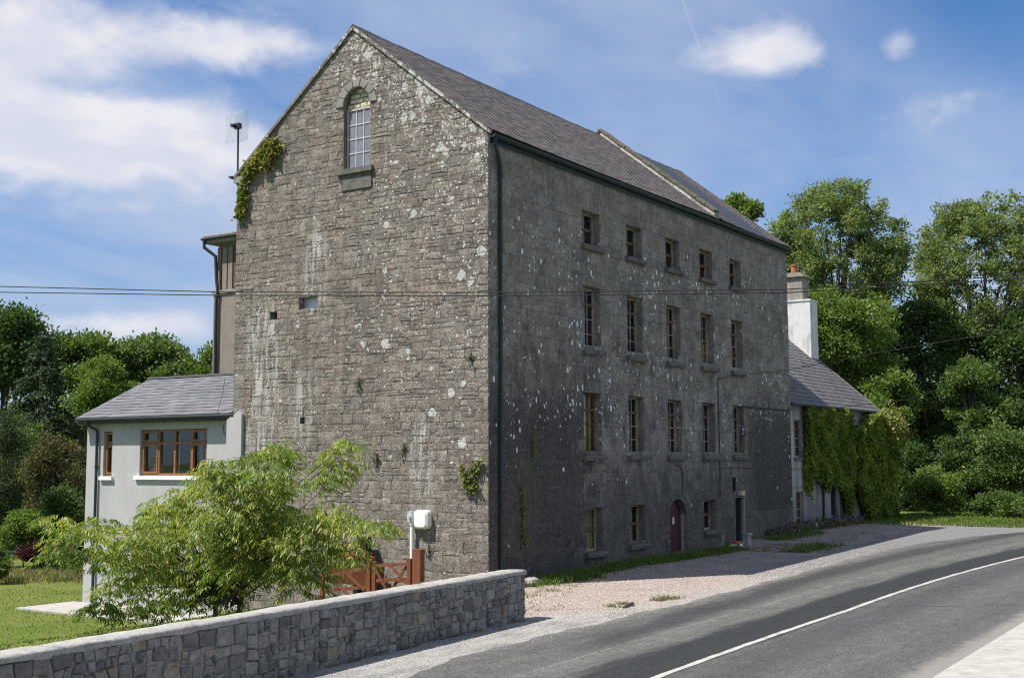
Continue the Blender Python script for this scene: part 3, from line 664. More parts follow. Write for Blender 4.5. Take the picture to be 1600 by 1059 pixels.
for ri, (a, b) in enumerate(tt):
    amp = .018
    for s0, s1 in segs(.0, DEP, a, b, ghx):
        big_ = b < 1.6 or R.random() < .18
        for p0, p1 in split(s0, s1, .15 if not big_ else .26, .48 if not big_ else .72, R):
            edge = p0 < .02 or p1 > DEP-.02
            def jj(sx_, tx_, k=amp):
                if abs(sx_) < .01 or abs(sx_-DEP) < .01: return (sx_, tx_)
                rr = random.Random(int(sx_*977)*31+int(tx_*911)); return (sx_+rr.uniform(-k, k)*1.3, tx_+rr.uniform(-k, k))
            if R.random() < .26 and not edge and (b-a) > .17:
                c = a+(b-a)*R.uniform(.4, .6); cells = [(p0, p1, a, c), (p0, p1, c, b)]
                if R.random() < .4 and p1-p0 > .34: m_ = p0+(p1-p0)*R.uniform(.35, .65); cells[0] = (p0, m_, a, c); cells.append((m_, p1, a, c))
            else: cells = [(p0, p1, a, b)]
            for (u0, u1, v0, v1) in cells:
                pl_ = [jj(u0, v0), jj(u1, v0), jj(u1, v1), jj(u0, v1)]
                pl_ = clip(pl_, -slR, 1, EAVE-.03); pl_ = clip(pl_, slL, 1, EAVE+slL*DEP-.03) if len(pl_) > 2 else pl_
                if len(pl_) < 3: continue
                cc = (sum(p[0] for p in pl_)/len(pl_)-cxw, sum(p[1] for p in pl_)/len(pl_)-GW[3])
                if cc[1] > 0 and math.hypot(cc[0], cc[1]) < .68: continue
                if cc[1] > -.02 and math.hypot(*cc) < 1.1:
                    q2 = []
                    for p in pl_:
                        dx, dy = p[0]-cxw, p[1]-GW[3]; d_ = math.hypot(dx, dy)
                        if dy > -.15 and d_ < .60: p = (cxw+dx/max(d_, .05)*.60, GW[3]+dy/max(d_, .05)*.60)
                        q2.append(p)
                    pl_ = q2
                polys.append(pl_)
lay(polys, PG, mill, 'rubble_stone', M_gab, .010, .06, .04, .002, seed=8, stuff='small_rubble_stones', hvar=.8)
# gable window surround: arch voussoirs and jambs
R = random.Random(4)
for i in range(7):
    a0 = math.pi*(1-i/7); a1 = math.pi*(1-(i+1)/7)
    q = lambda a_, r_, e: (cxw+(.52+r_)*math.cos(a_), GW[3]+(.56+e)*math.sin(a_))
    V, F = stone_geo([q(a0, 0, 0), q(a1, 0, 0), q(a1, .30, .26), q(a0, .30, .26)], PG, .05, 0, .015, .014, R); mesh_obj('voussoir', V, F, M_surr, mill)
mb = MB(); mb.box((-.13, GW[0]-.16, 12.03), (.2, GW[1]+.2, 12.19)); mb.obj('gable_window_sill', M_sill, mill)
mb = MB(); mb.box((-.052, GW[0]-.10, 11.55), (.02, GW[1]+.02, 12.03)); mb.obj('apron_stone', M_sill, mill)
# brick infill in the arch head
R = random.Random(2); mb = MB(); mb.add([PG(GW[0], 14.1, -.22), PG(GW[1], 14.1, -.22), PG(GW[1], 14.78, -.22), PG(GW[0], 14.78, -.22)], [(0, 1, 2, 3)]); mb.obj('arch_infill', M_gabm, mill)
for r_ in range(4):
    z0 = 14.10+r_*.155; off = .13*(r_ % 2)
    for c_ in range(-1, 6):
        s0 = GW[0]+c_*.27-off; s1 = s0+.27; zc = z0+.08; half = .52*math.sqrt(max(0, 1-((zc-GW[3])/.56)**2)) if zc > GW[3] else .52
        s0 = max(s0, cxw-half); s1 = min(s1, cxw+half)
        if s1-s0 < .06: continue
        V, F = stone_geo([(s0, z0), (s1, z0), (s1, z0+.15), (s0, z0+.15)], lambda s_, t_, d: PG(s_, t_, d-.20), .03, .012, .02, .02, R); mesh_obj('brick', V, F, M_brick, mill)
# panes and bars of the gable window
def glazed(name, Pf, s0, s1, t0, t1, cols, rws, mf, mg, parent, d=-.2, fw=.055, bw=.028, backing=None, rail=None, rail_m=None, back=None, sub=True):
    """a window: frame with glazing bars, panes as sub-parts, optional blind behind"""
    mb = MB()
    def bx(a, b, c, e, dd0, dd1, mi=0): mb.obox([(x_+y_)/2 for x_, y_ in zip(Pf(a, c, dd0), Pf(b, e, dd1))], [tuple((np.array(Pf(b, c, dd0))-np.array(Pf(a, c, dd0)))/2), tuple((np.array(Pf(a, e, dd0))-np.array(Pf(a, c, dd0)))/2), tuple((np.array(Pf(a, c, dd1))-np.array(Pf(a, c, dd0)))/2)], mi)
    bx(s0, s0+fw, t0, t1, d, d+.07); bx(s1-fw, s1, t0, t1, d, d+.07); bx(s0+fw, s1-fw, t0, t0+fw*1.3, d, d+.068); bx(s0+fw, s1-fw, t1-fw, t1, d, d+.068)
    a, b, c, e = s0+fw, s1-fw, t0+fw*1.3, t1-fw; cs = cols if isinstance(cols, list) else [i/cols for i in range(cols+1)]; rs_ = rws if isinstance(rws, list) else [i/rws for i in range(rws+1)]
    for f_ in cs[1:-1]: bx(a+(b-a)*f_-bw/2, a+(b-a)*f_+bw/2, c, e, d+.01, d+.05)
    for f_ in rs_[1:-1]:
        w = bw
        if rail is not None and abs(f_-rail) < .01: bx(a, b, c+(e-c)*f_-.045, c+(e-c)*f_+.045, d+.005, d+.075, 1)
        else: bx(a, b, c+(e-c)*f_-w/2, c+(e-c)*f_+w/2, d+.012, d+.052)
    fr = mb.obj(name, [mf, rail_m or mf], parent)
    for i in range(len(cs)-1):
        for j in range(len(rs_)-1):
            g = MB(); p0, p1 = a+(b-a)*cs[i], a+(b-a)*cs[i+1]; q0, q1 = c+(e-c)*rs_[j], c+(e-c)*rs_[j+1]
            k = np.array(Pf(p0, q0, d+.03)); g.obox((np.array(Pf(p0, q0, d+.027))+np.array(Pf(p1, q1, d+.033)))/2, [tuple((np.array(Pf(p1, q0, d))-np.array(Pf(p0, q0, d)))/2), tuple((np.array(Pf(p0, q1, d))-np.array(Pf(p0, q0, d)))/2), tuple((np.array(Pf(p0, q0, d+.006))-np.array(Pf(p0, q0, d)))/2)])
            g.obj('pane', mg, fr)
    if back:
        for (m_, u0, u1, v0, v1, dd) in back:
            g = MB(); A = s0+(s1-s0)*u0; B = s0+(s1-s0)*u1; C_ = t0+(t1-t0)*v0; D_ = t0+(t1-t0)*v1; nf = 10
            for i in range(nf):      # softly folded cloth
                x0 = A+(B-A)*i/nf; x1 = A+(B-A)*(i+1)/nf; o0 = .015*(i % 2); o1 = .015*((i+1) % 2)
                g.add([Pf(x0, C_, dd+o0), Pf(x1, C_, dd+o1), Pf(x1, D_, dd+o1), Pf(x0, D_, dd+o0)], [(0, 1, 2, 3)])
            g.obj({M_blind: 'blind', M_curt_refl: 'curtain_and_reflection', M_board: 'board'}.get(m_, 'board'), m_, fr)
    return fr
glazed('window', PG, GW[0]+.02, GW[1]-.02, 12.2, 14.08, 3, 4, M_greyw, M_dust, mill, d=-.2, fw=.05, bw=.035)
# small openings: slot with a steel shutter, square vent, round hole
mb = MB(); mb.box((.22, 6.32, 8.06), (.24, 7.08, 8.42)); mb.obj('opening_cover', M_galv, mill)
mb = MB(); mb.box((.30, 7.98, 7.8), (.32, 8.34, 8.1)); mb.box((.30, 6.7, 4.5), (.32, 7.05, 4.8)); mb.obj('opening_lining', M_dark, mill)
# rear and far walls
mb = MB(); mb.box((0.02, DEP-.3, -1.7), (LEN-.31, DEP, EAVE)); mb.obj('rear_wall', M_gabm, mill)
mb = MB(); mb.box((LEN-.3, .0, -1.0), (LEN, DEP, EAVE)); mb.add([(LEN, 0, EAVE), (LEN, DEP, EAVE), (LEN, MIDY, RIDGE)], [(0, 1, 2)]); mb.obj('far_gable_wall', M_ashm, mill)
mb = MB()
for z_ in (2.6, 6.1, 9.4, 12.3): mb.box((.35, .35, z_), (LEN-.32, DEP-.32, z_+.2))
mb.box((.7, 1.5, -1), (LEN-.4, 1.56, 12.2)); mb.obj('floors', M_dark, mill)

# windows of the long wall
def sillstone(x0, x1, z, parent, R=random.Random(12)):
    mb = MB(); a, b = x0-.1, x1+.14; k = 6; V = []; 
    for i in range(k+1):
        x_ = a+(b-a)*i/k; j = lambda q=.012: R.uniform(-q, q)
        V += [(x_, .3, z-.16+j()), (x_, -.13+j(), z-.16+j()), (x_, -.15+j(), z-.08+j()), (x_, -.13+j(), z-.012+j(.006)), (x_, .3, z+.01)]
    F = [(i*5+j, (i+1)*5+j, (i+1)*5+(j+1) % 5, i*5+(j+1) % 5) for i in range(k) for j in range(5)]+[tuple(range(5))[::-1], tuple(k*5+j for j in range(5))]
    mb.add(V, F); return mb.obj('sill', M_sill, parent)
backs = {(1, 0): [(M_board, .42, 1, 0, .5, -.34), (M_curt_refl, 0, .42, 0, 1, -.34)], (1, 1): [(M_board, .45, 1, 0, .5, -.34), (M_curt_refl, 0, .45, 0, .5, -.34)], (1, 2): [(M_board, .2, 1, 0, .5, -.34), (M_curt_refl, 0, .3, 0, 1, -.32)], (1, 3): [(M_board, .2, 1, 0, .5, -.34)], (1, 4): [(M_curt_refl, 0, .2, 0, .5, -.34)],
         (2, 0): [(M_curt_refl, 0, .42, 0, 1, -.34), (M_board, .5, 1, .1, .75, -.4)], (2, 1): [(M_curt_refl, 0, .4, 0, 1, -.34)], (2, 2): [(M_curt_refl, 0, .3, 0, 1, -.34), (M_blind, .4, .8, 0, 1, -.36)], (2, 3): [(M_blind, 0, 1, 0, .45, -.36)], (2, 4): [(M_blind, 0, .9, 0, .6, -.38)],
         (3, 0): [(M_blind, 0, 1, 0, 1, -.36)], (3, 1): [(M_curt_refl, 0, .35, 0, 1, -.34), (M_blind, .5, .75, 0, .7, -.38)], (3, 2): [(M_blind, .3, .8, 0, .72, -.36), (M_curt_refl, 0, .3, 0, 1, -.34)], (3, 3): [(M_blind, 0, .8, 0, .7, -.36)], (3, 4): [(M_curt_refl, .1, .9, 0, .7, -.36)],
         (4, 0): [(M_blind, 0, 1, 0, 1, -.36)], (4, 1): [(M_blind, 0, .8, 0, 1, -.36)], (4, 3): [(M_blind, 0, .8, 0, .6, -.38)]}  # left-hand lilac strips imitate the pale reflection in the glass
hid = 0
for r_ in (1, 2, 3, 4):
    for ci in range(5):
        if r_ == 4 and ci in (2, 4): continue
        h = [q for q in holes[:-2] if abs(q[3]-ROWT[r_][1]) < .001 and abs(q[0]-WX[ci]) < .2][0]
        if r_ == 1: cols, rr, rail = 2, 2, .5
        elif r_ == 4: cols, rr, rail = 2, 2, .5
        else: cols, rr, rail = 3, [0, .25, .5, .75, 1], .75
        mf = M_cream if r_ > 1 else M_brownp; rm = M_brownp
        if (r_, ci) == (3, 0): mf = M_brownp
        fr = glazed('window', PL, h[0]+.02, h[1]-.0, h[2]+.0, h[3]-.01, cols, rr, mf if r_ != 1 else M_cream, M_glass, mill, d=-.32, fw=.06, bw=.026, rail=rail, rail_m=rm, back=backs.get((r_, ci)))
        sillstone(h[0], h[1], h[2], fr)
# doors
mb = MB(); mb.box((ARCH[0]+.04, .20, -.05), (ARCH[1]-.04, .24, 1.47))
for i in range(12):
    (x0, z0), (x1, z1) = ap[i], ap[i+1]; mb.add([(x0, .20, 1.47), (x1, .20, 1.47), (x1, .20, z1-.02), (x0, .20, z0-.02)], [(0, 1, 2, 3)])
dr_ = mb.obj('door', M_maroon, mill)
mb = MB()
for i in range(7): x_ = ARCH[0]+.1+i*.175; mb.box((x_, .185, -.03), (x_+.16, .20, 1.5))
mb.obj('door_boards', M_maroon, dr_)
mb = MB(); mb.box((ARCH[0], .1, -.1), (ARCH[0]+.05, .25, 1.5)); mb.box((ARCH[1]-.05, .1, -.1), (ARCH[1], .25, 1.5)); mb.obj('door_frame', M_cream, dr_)
mb = MB(); mb.tube([(ARCH[0]+.2, .19, .62), (ARCH[0]+.2, .12, .62)], .025); mb.tube([(ARCH[0]+.2, .12, .62), (ARCH[0]+.2, .09, .62)], .045); mb.obj('door_knob', M_white, dr_)
mb = MB(); mb.box((ARCH[0]+.62, .17, 1.18), (ARCH[0]+.74, .183, 1.42)); mb.obj('notice', M_white, dr_)
mb = MB(); mb.box((DOOR2[0]+.03, .22, DOOR2[2]), (DOOR2[1]-.03, .26, DOOR2[3])); d2 = mb.obj('door', M_dark, mill); d2['label'] = 'very dark narrow door'
mb = MB(); mb.box((DOOR2[1]-.07, -.01, DOOR2[2]), (DOOR2[1]-.005, .1, DOOR2[3]-.01)); mb.box((DOOR2[0]-.3, -.42, -.02), (DOOR2[1]+.35, .2, .10)); mb.obj('doorstep', M_conc, d2)
# roof
def roof_plane(name, x0, x1, y0, z0, y1, z1, parent, m, th=.05, bell=0):
    mb = MB(); k = 12; V = []
    ln = math.hypot(y1-y0, z1-z0); nx, nz = -(z1-z0)/ln, (y1-y0)/ln
    if nz < 0: nx, nz = -nx, -nz
    prof = []
    for i in range(k+1):
        f_ = i/k; o = bell*max(0, 1-f_*5)**2; prof.append((y0+(y1-y0)*f_, z0+(z1-z0)*f_+o))
    for x_ in (x0, x1): V += [(x_, a, b) for a, b in prof]+[(x_, a-nx*th, b-nz*th) for a, b in prof]
    m_ = 2*(k+1); F = []
    for i in range(k): F += [(i, i+1, m_+i+1, m_+i), (k+1+i, m_+k+1+i, m_+k+2+i, k+2+i), (i, k+1+i, k+2+i, i+1), (m_+i, m_+i+1, m_+k+2+i, m_+k+1+i)]
    F += [(0, m_, m_+k+1, k+1), (k, k+k+1, m_+2*k+1, m_+k)]
    mb.add(V, F); return mb.obj(name, m, parent)
def slates(name, x0, x1, y0, z0, y1, z1, parent, m, cw, ch, seed=1, single=False, sag=.0, bell=0, th=.014, xdir=None, along='x', name1='slate'):
    """overlapping courses of slates on a slope from eave (y0,z0) to ridge (y1,z1); along='y' swaps x and y"""
    R = random.Random(seed); L = math.hypot(y1-y0, z1-z0); dy, dz = (y1-y0)/L, (z1-z0)/L; ny2, nz2 = -dz*(1 if dy > 0 else -1), abs(dy)
    nc = int(L/ch); mb = MB(); W_ = x1-x0; nw = int(W_/cw); objs = []
    for i in range(nc):
        d0 = i*L/nc-.03 if i else -.05; d1 = (i+1)*L/nc+.02; bz0 = bell*max(0, 1-(i/nc)*5)**2; bz1 = bell*max(0, 1-((i+1)/nc)*5)**2
        off = .5*(i % 2)*cw; xs_ = [x0]+[x0+off+cw*j+R.uniform(-.006, .006) for j in range(nw+1) if x0+.05 < x0+off+cw*j < x1-.05]+[x1]
        for a, b in zip(xs_[:-1], xs_[1:]):
            g = .004; lift = .018+R.uniform(-.003, .006); tilt = R.uniform(-.004, .004); e = R.uniform(-.006, .006)
            def P(x_, d, h, bz):
                yy = y0+dy*d+ny2*h; z_ = z0+dz*d+nz2*h+bz-sag*math.sin(math.pi*min(max((x_-x0)/W_, 0), 1))
                return (x_, yy, z_) if along == 'x' else (yy, x_, z_)
            V = [P(a+g, d0+e, lift, bz0), P(b-g, d0+e, lift+tilt, bz0), P(b-g, d1, .006, bz1), P(a+g, d1, .006, bz1), P(a+g, d0+e, lift+th, bz0), P(b-g, d0+e, lift+tilt+th, bz0), P(b-g, d1, .006+th*.6, bz1), P(a+g, d1, .006+th*.6, bz1)]
            F = [(4, 5, 6, 7), (0, 1, 5, 4), (1, 2, 6, 5), (3, 0, 4, 7), (0, 3, 2, 1)]
            if single: mesh_obj(name1, V, F, m, parent)
            else: mb.add(V, F)
    if not single: return mb.obj(name, m, parent, kind='stuff')
OV = .16; slope_out = slR*OV; PX = 15.35
roof_m = M_dkmetal
roof_plane('roof_deck', -.03, PX, -OV, EAVE-slope_out+.06, MIDY, RIDGE+.06, mill, M_dkmetal, bell=.05)
roof_plane('roof_deck', -.03, PX, DEP+OV, EAVE-slope_out+.06, MIDY, RIDGE+.06, mill, M_dkmetal)
roof_plane('roof_deck', PX+.35, LEN+.12, -OV, EAVE-slope_out+.06, MIDY, RIDGE+.03, mill, M_dkmetal, bell=.05)
roof_plane('roof_deck', PX+.35, LEN+.12, DEP+OV, EAVE-slope_out+.06, MIDY, RIDGE+.03, mill, M_dkmetal)
M_rs = M_slates((.118, .098, .090), (.168, .142, .132), .3)
slates('roof_slates', -.06, PX, -OV, EAVE-slope_out+.065, MIDY, RIDGE+.065, mill, M_rs, .30, .215, 3, sag=.03, bell=.05)
slates('roof_slates', -.06, PX, DEP+OV, EAVE-slope_out+.065, MIDY, RIDGE+.065, mill, M_rs, .30, .215, 4)
slates('roof_slates', PX+.35, LEN+.15, -OV, EAVE-slope_out+.065, MIDY, RIDGE+.035, mill, M_rs, .30, .215, 5, sag=.05, bell=.05)
R = random.Random(6)
for (a, b, zz_, sg) in ((-.06, PX, RIDGE+.09, .03), (PX+.35, LEN+.15, RIDGE+.06, .05)):
    x_ = a
    while x_ < b-.1:
        w = min(.45, b-x_); mb = MB(); j = R.uniform(-.012, .012); s1_ = -sg*math.sin(math.pi*(x_-a)/(b-a))
        V = [(x_, MIDY-.13, zz_-.09+s1_), (x_, MIDY, zz_+.03+j+s1_), (x_, MIDY+.13, zz_-.09+s1_), (x_+w-.01, MIDY-.13, zz_-.09+s1_), (x_+w-.01, MIDY, zz_+.03+j+s1_), (x_+w-.01, MIDY+.13, zz_-.09+s1_)]
        mb.add(V, [(0, 3, 4, 1), (1, 4, 5, 2), (0, 1, 2), (3, 5, 4)]); mb.obj('ridge_tile', M_dkmetal, mill); x_ += w
# raised party wall through the roof with coping
for sd, (ya, yb) in enumerate(((-.02, MIDY), (DEP+.02, MIDY))):
    za, zb = EAVE-.0, RIDGE; mb = MB(); L = 20; R = random.Random(14+sd)
    V = []
    for i in range(L+1):
        f_ = i/L; y_ = ya+(yb-ya)*f_; z_ = za+(zb-za)*f_; j = R.uniform(-.02, .02)
        V += [(PX, y_, z_-.05), (PX, y_, z_+.27+j*.5), (PX+.34, y_, z_+.27+j*.5), (PX+.34, y_, z_-.05)]
    mb.add(V, [(i*4+j, (i+1)*4+j, (i+1)*4+j+1, i*4+j+1) for i in range(L) for j in range(3)]+[(0, 1, 2, 3)]); mb.obj('party_wall', M_whch if False else M_cem, mill)
    nst = 13
    for i in range(nst):
        f0, f1_ = i/nst+.002, (i+1)/nst-.002; mb = MB(); pa = (PX+.17+R.uniform(-.01, .01), ya+(yb-ya)*f0, za+(zb-za)*f0+.33+R.uniform(-.01, .01)); pb = (PX+.17, ya+(yb-ya)*f1_, za+(zb-za)*f1_+.33+R.uniform(-.01, .01))
        mb.bar(pa, pb, .46, .09); mb.obj('coping_stone', M_moss, mill)
# skimmed flashing strip on the near face of the party wall
mb = MB(); mb.add([(PX-.012, 0, EAVE+.07), (PX-.012, MIDY, RIDGE+.08), (PX-.012, MIDY, RIDGE+.26), (PX-.012, 0, EAVE+.24)], [(0, 1, 2, 3)]); mb.add([(PX-.07, 0, EAVE+.10), (PX-.07, MIDY, RIDGE+.115), (PX-.012, MIDY, RIDGE+.13), (PX-.012, 0, EAVE+.12)], [(0, 1, 2, 3)]); mb.obj('flashing', M_skim, mill)
# verge: thin mortar strip below the slates on the near gable
for (a, b) in (((-.14, EAVE-.08), (MIDY, RIDGE+.02)), ((DEP+.14, EAVE-.08), (MIDY, RIDGE+.02))):
    mb = MB(); mb.bar((-.035, a[0], a[1]), (-.035, b[0], b[1]), .07, .09); mb.obj('verge_mortar', M_gabm, mill)
# gutters, downpipe
mb = MB(); V = []
for x_ in (-.02, LEN+.1):
    V += [(x_, -.16+.10*math.cos(a_), 12.50+.10*math.sin(a_)) for a_ in [math.pi*(1+i/6) for i in range(7)]]
mb.add(V, [(i, i+1, 7+i+1, 7+i) for i in range(6)]+[tuple(range(7)), tuple(range(7, 14))]); mb.box((0, -.07, 12.30), (LEN, -.002, 12.58)); gt = mb.obj('gutter', M_green, mill)
mb = MB(); mb.tube([(.12, -.16, 12.42), (.12, -.16, 12.25), (.47, -.09, 11.75), (.5, -.08, 11.6), (.5, -.08, -.1)], .055, 10)
for z_ in (11.4, 9.3, 7.2, 5.1, 3.0, .9): mb.tube([(.5, -.08, z_), (.5, -.08, z_+.12)], .068, 10)
mb.obj('downpipe', M_green, mill)
mb = MB(); V = []
for x_ in (-.12, 12):
    V += [(x_, DEP+.22+.08*math.cos(a_), 12.62+.08*math.sin(a_)) for a_ in [math.pi*(1+i/6) for i in range(7)]]
mb.add(V, [(i, i+1, 7+i+1, 7+i) for i in range(6)]+[tuple(range(7))]); mb.obj('gutter', M_dkmetal, mill)
mb = MB(); mb.box((-.06, DEP-.35, 12.38), (.3, DEP+.12, 12.58)); mb.obj('kneeler_stone', M_surr, mill)
# cables and bits on the long wall
mb = MB(); mb.tube([(15.3, -.03, 6.5), (15.3, -.03, 5.6), (15.33, -.03, 3.5), (15.3, -.03, 2.06)], .016, 5); mb.obj('wall_cable', M_cable, mill)
mb = MB(); mb.tube([(17.45, -.03, 4.1), (17.42, -.04, 5.4), (17.6, -.05, 5.5), (19, -.04, 5.48), (20.6, -.05, 5.5), (22.2, -.04, 5.5), (22.85, -.05, 5.52)], .018, 5)
for x_ in (18.2, 19.4, 20.6, 21.8): mb.box((x_, -.07, 5.46), (x_+.06, 0, 5.52))
mb.obj('wall_cable', M_cable, mill)
mb = MB(); mb.tube([(11.5+.6*math.sin(a_), -.02, 2.9+.35*math.cos(a_)) for a_ in [i*.17 for i in range(9)]]+[(12.12, -.02, 2.45), (12.12, -.02, 2.3)], .016, 5); mb.obj('wall_cable', M_cable, mill)
mb = MB(); mb.tube([(15.3, -.03, 3.1), (17, -.03, 3.12), (18.6, -.03, 3.08)], .01, 5); mb.obj('wall_cable', M_cable, mill)
mb = MB(); mb.box((17.05, -.16, 2.05), (17.38, 0, 2.22)); mb.obj('alarm_box', M_yel, mill)
mb = MB(); mb.box((16.55, -.10, 2.22), (16.63, 0, 2.75)); mb.obj('conduit', M_cable, mill)
mb = MB(); mb.box((15.35, -.03, .1), (15.55, 0, .62)); mb.obj('pier_stub', M_surr, mill)
# ------------------------------------------------------------------ rear annex of the mill
ax = thing('stair_tower', (5, 12, -1.5), 'tan rendered tower with flat roof, just behind the left edge of the mill gable', 'tower')
TX, TY0, TY1, TZ = 5.0, DEP+.02, 16.25, 11.75
mb = MB(); mb.box((TX, TY0, -1.6), (TX+6, TY1, 9.85)); mb.box((TX+.12, TY0, 9.85), (TX+6, TY1-.1, TZ)); mb.obj('wall', M_tan, ax)
mb = MB(); mb.box((TX-.07, TY0, 9.8), (TX-.005, TY1+.06, 9.93)); mb.obj('ledge', M_cem, ax)
for a, b in ((16.13, 15.95), (15.86, 15.62), (15.55, 15.32), (15.24, 14.9)):
    mb = MB(); mb.box((TX+.04, b, 9.95), (TX+.115, a, TZ-.15)); mb.obj('panel', M_tan if a > 15.3 else M_brownp, ax)
mb = MB(); mb.box((TX-.3, TY0, TZ), (TX+6.2, TY1+.28, TZ+.26)); mb.obj('flat_roof', M_cem, ax)
mb = MB(); mb.box((TX-.34, TY0, TZ+.26), (TX+6.25, TY1+.32, TZ+.31)); mb.obj('roof_edge', M_conc, ax)
mb = MB(); mb.tube([(TX-.36, TY1+.2, TZ+.1), (TX-.36, TY1+.2, TZ-.15), (TX-.12, TY1-.18, TZ-.5), (TX-.09, TY1-.22, 10.4), (TX-.09, TY1-.3, 9.9), (TX-.1, TY1-.25, 9.5), (TX-.09, TY1-.25, 4)], .065, 8); mb.obj('downpipe', M_dkmetal, ax); mb = MB(); mb.tube([(TX-.38, TY0+.1, TZ+.17), (TX-.38, TY1+.33, TZ+.17)], .06, 8); mb.obj('gutter', M_dkmetal, ax)
mb = MB(); mb.tube([(TX+.4, 15.35, TZ+.3), (TX+.4, 15.33, TZ+1.3)], .02, 6); mb.box((TX+.33, 15.2, TZ+.3), (TX+.5, 15.5, TZ+.42)); mb.obj('vent_rod', M_dkmetal, ax)
# antenna on the mill eaves
an = thing('antenna_mast', (.5, 10.4, 12.7), 'slim dark mast with square grid antenna at the left eave of the mill', 'antenna')
mb = MB(); mb.tube([(.5, 10.38, 12.45), (.5, 10.4, 14.55)], .032, 8); mb.bar((.5, 10.4, 12.75), (.3, 9.9, 12.75), .04, .04); mb.obj('mast', M_dkmetal, an)
mb = MB(); mb.box((.42, 10.30, 14.38), (.56, 10.52, 14.56)); mb.box((.30, 10.44, 14.42), (.42, 10.56, 14.50)); mb.tube([(.45, 10.40, 14.47), (.2, 10.42, 14.47)], .03); mb.obj('bracket', M_dkmetal, an)
mb = MB()
for i in range(23):
    yy = 9.98+i*.046; mb.tube([(.62+.10*((i-11)/11)**2*-1, yy, 13.98), (.66-.10*((i-11)/11)**2, yy, 14.45), (.62-.10*((i-11)/11)**2, yy, 14.95)], .0052, 4, cap=False)
for z_ in (13.98, 14.47, 14.95): mb.tube([(.53, 9.98, z_), (.64, 10.48, z_), (.53, 11.0, z_)], .007, 4)
mb.obj('grid_reflector', M_galv, an)

# ------------------------------------------------------------------ cottage
ct = thing('rendered_cottage', (.3, 13.6, -1.5), 'pale rendered two storey cottage extension with slate roof and brown windows', 'cottage')
CX, CY0, CY1, CZ = .30, DEP+.02, 17.42, 4.86
PC = lambda s_, t_, d: (CX-d, s_, t_)
ch = [(16.05, 16.52, 2.92, 4.47), (11.35, 14.62, 2.95, 4.50), (12.6, 14.9, -.02, 1.38)]
mb = MB(); wall_face(ch, CY0, CY1, -1.7, CZ, PC, mb, .3)
mb.add([(CX, CY1, -1.7), (6, CY1, -1.7), (6, CY1, CZ), (CX, CY1, CZ)], [(0, 1, 2, 3)]); mb.add([(CX, CY1, CZ), (6, CY1, CZ), (3.1, CY1, 6.38)], [(0, 1, 2)]); mb.add([(6, CY0, -1.7), (6, CY1, -1.7), (6, CY1, CZ), (6, CY0, CZ)], [(0, 1, 2, 3)])
mb.obj('wall', M_rend, ct)
mb = MB(); mb.box((CX+.9, CY0, 1.45), (5.9, CY1-.1, 1.75)); mb.box((4, CY0+.1, -1.5), (4.05, CY1-.1, 4.8)); mb.box((.5, CY0+.1, 4.75), (5.9, CY1-.1, 4.8)); mb.obj('floors', M_dark, ct)
def casement(s0, s1, t0, t1, lights, low, parent, top=.30):
    """brown casement window: lights = list of relative mullion positions, top lights above a transom"""
    mb = MB(); d0, d1 = -.20, -.10
    def bx(a, b, c, e, o=0): mb.box(PC(a, c, d0), PC(b, e, d1+o))
    bx(s0, s0+.07, t0, t1); bx(s1-.07, s1, t0, t1); bx(s0+.07, s1-.07, t0, t0+.08, .002); bx(s0+.07, s1-.07, t1-.07, t1, .002)
    ms = [s0+.035]+[s0+(s1-s0)*q for q in lights]+[s1-.035]; tz = t1-(t1-t0)*top
    bx(s0+.07, s1-.07, tz-.04, tz+.04, -.01)
    for q in ms[1:-1]: bx(q-.04, q+.04, t0+.08, t1-.07, .006)
    fr = mb.obj('window', M_wood, parent); k = 0
    for a, b in zip(ms[:-1], ms[1:]):
        for c, e in ((t0+.05, tz-.02), (tz+.02, t1-.04)):
            mb = MB(); A, B, C_, E_ = a+.035, b-.035, c+.03, e-.02; w = .055
            if low[k]:
                mb.box(PC(A, C_, d0+.03), PC(A+w, E_, d1+.03)); mb.box(PC(B-w, C_, d0+.03), PC(B, E_, d1+.03)); mb.box(PC(A+w, C_, d0+.03), PC(B-w, C_+w, d1+.028)); mb.box(PC(A+w, E_-w, d0+.03), PC(B-w, E_, d1+.028)); mb.obj('sash', M_wood, fr)
            g = MB(); g.box(PC(A, C_, -.165), PC(B, E_, -.16)); g.obj('pane', M_glass, fr)
        k += 1
    return fr
w1 = casement(16.05, 16.52, 2.92, 4.47, [], [1], ct); w2 = casement(11.35, 14.62, 2.95, 4.50, [.25, .5, .74], [1, 0, 0, 1], ct); w3 = casement(12.6, 14.9, -.02, 1.38, [.33, .66], [1, 0, 1], ct)
for (a, b, z_, w_) in ((15.95, 16.62, 2.92, w1), (11.2, 14.80, 2.95, w2), (12.45, 15.05, -.02, w3)):
    mb = MB(); mb.box((CX-.10, a, z_-.13), (CX+.12, b, z_-.004)); mb.obj('sill', M_white, w_)
def curtain_and_reflection(y0, y1, z0, z1, x_, parent, m=None):
    g = MB(); nf = 16
    for i in range(nf):
        a = y0+(y1-y0)*i/nf; b = y0+(y1-y0)*(i+1)/nf; g.add([(x_+.03*(i % 2), a, z0), (x_+.03*((i+1) % 2), b, z0), (x_+.03*((i+1) % 2), b, z1), (x_+.03*(i % 2), a, z1)], [(0, 1, 2, 3)])
    g.obj('curtain_and_reflection', m or M_curt_refl, parent)
M_veil = simple('grey_green_curtain', (.24, .25, .21), .9, .1, var=.1, sc=3)
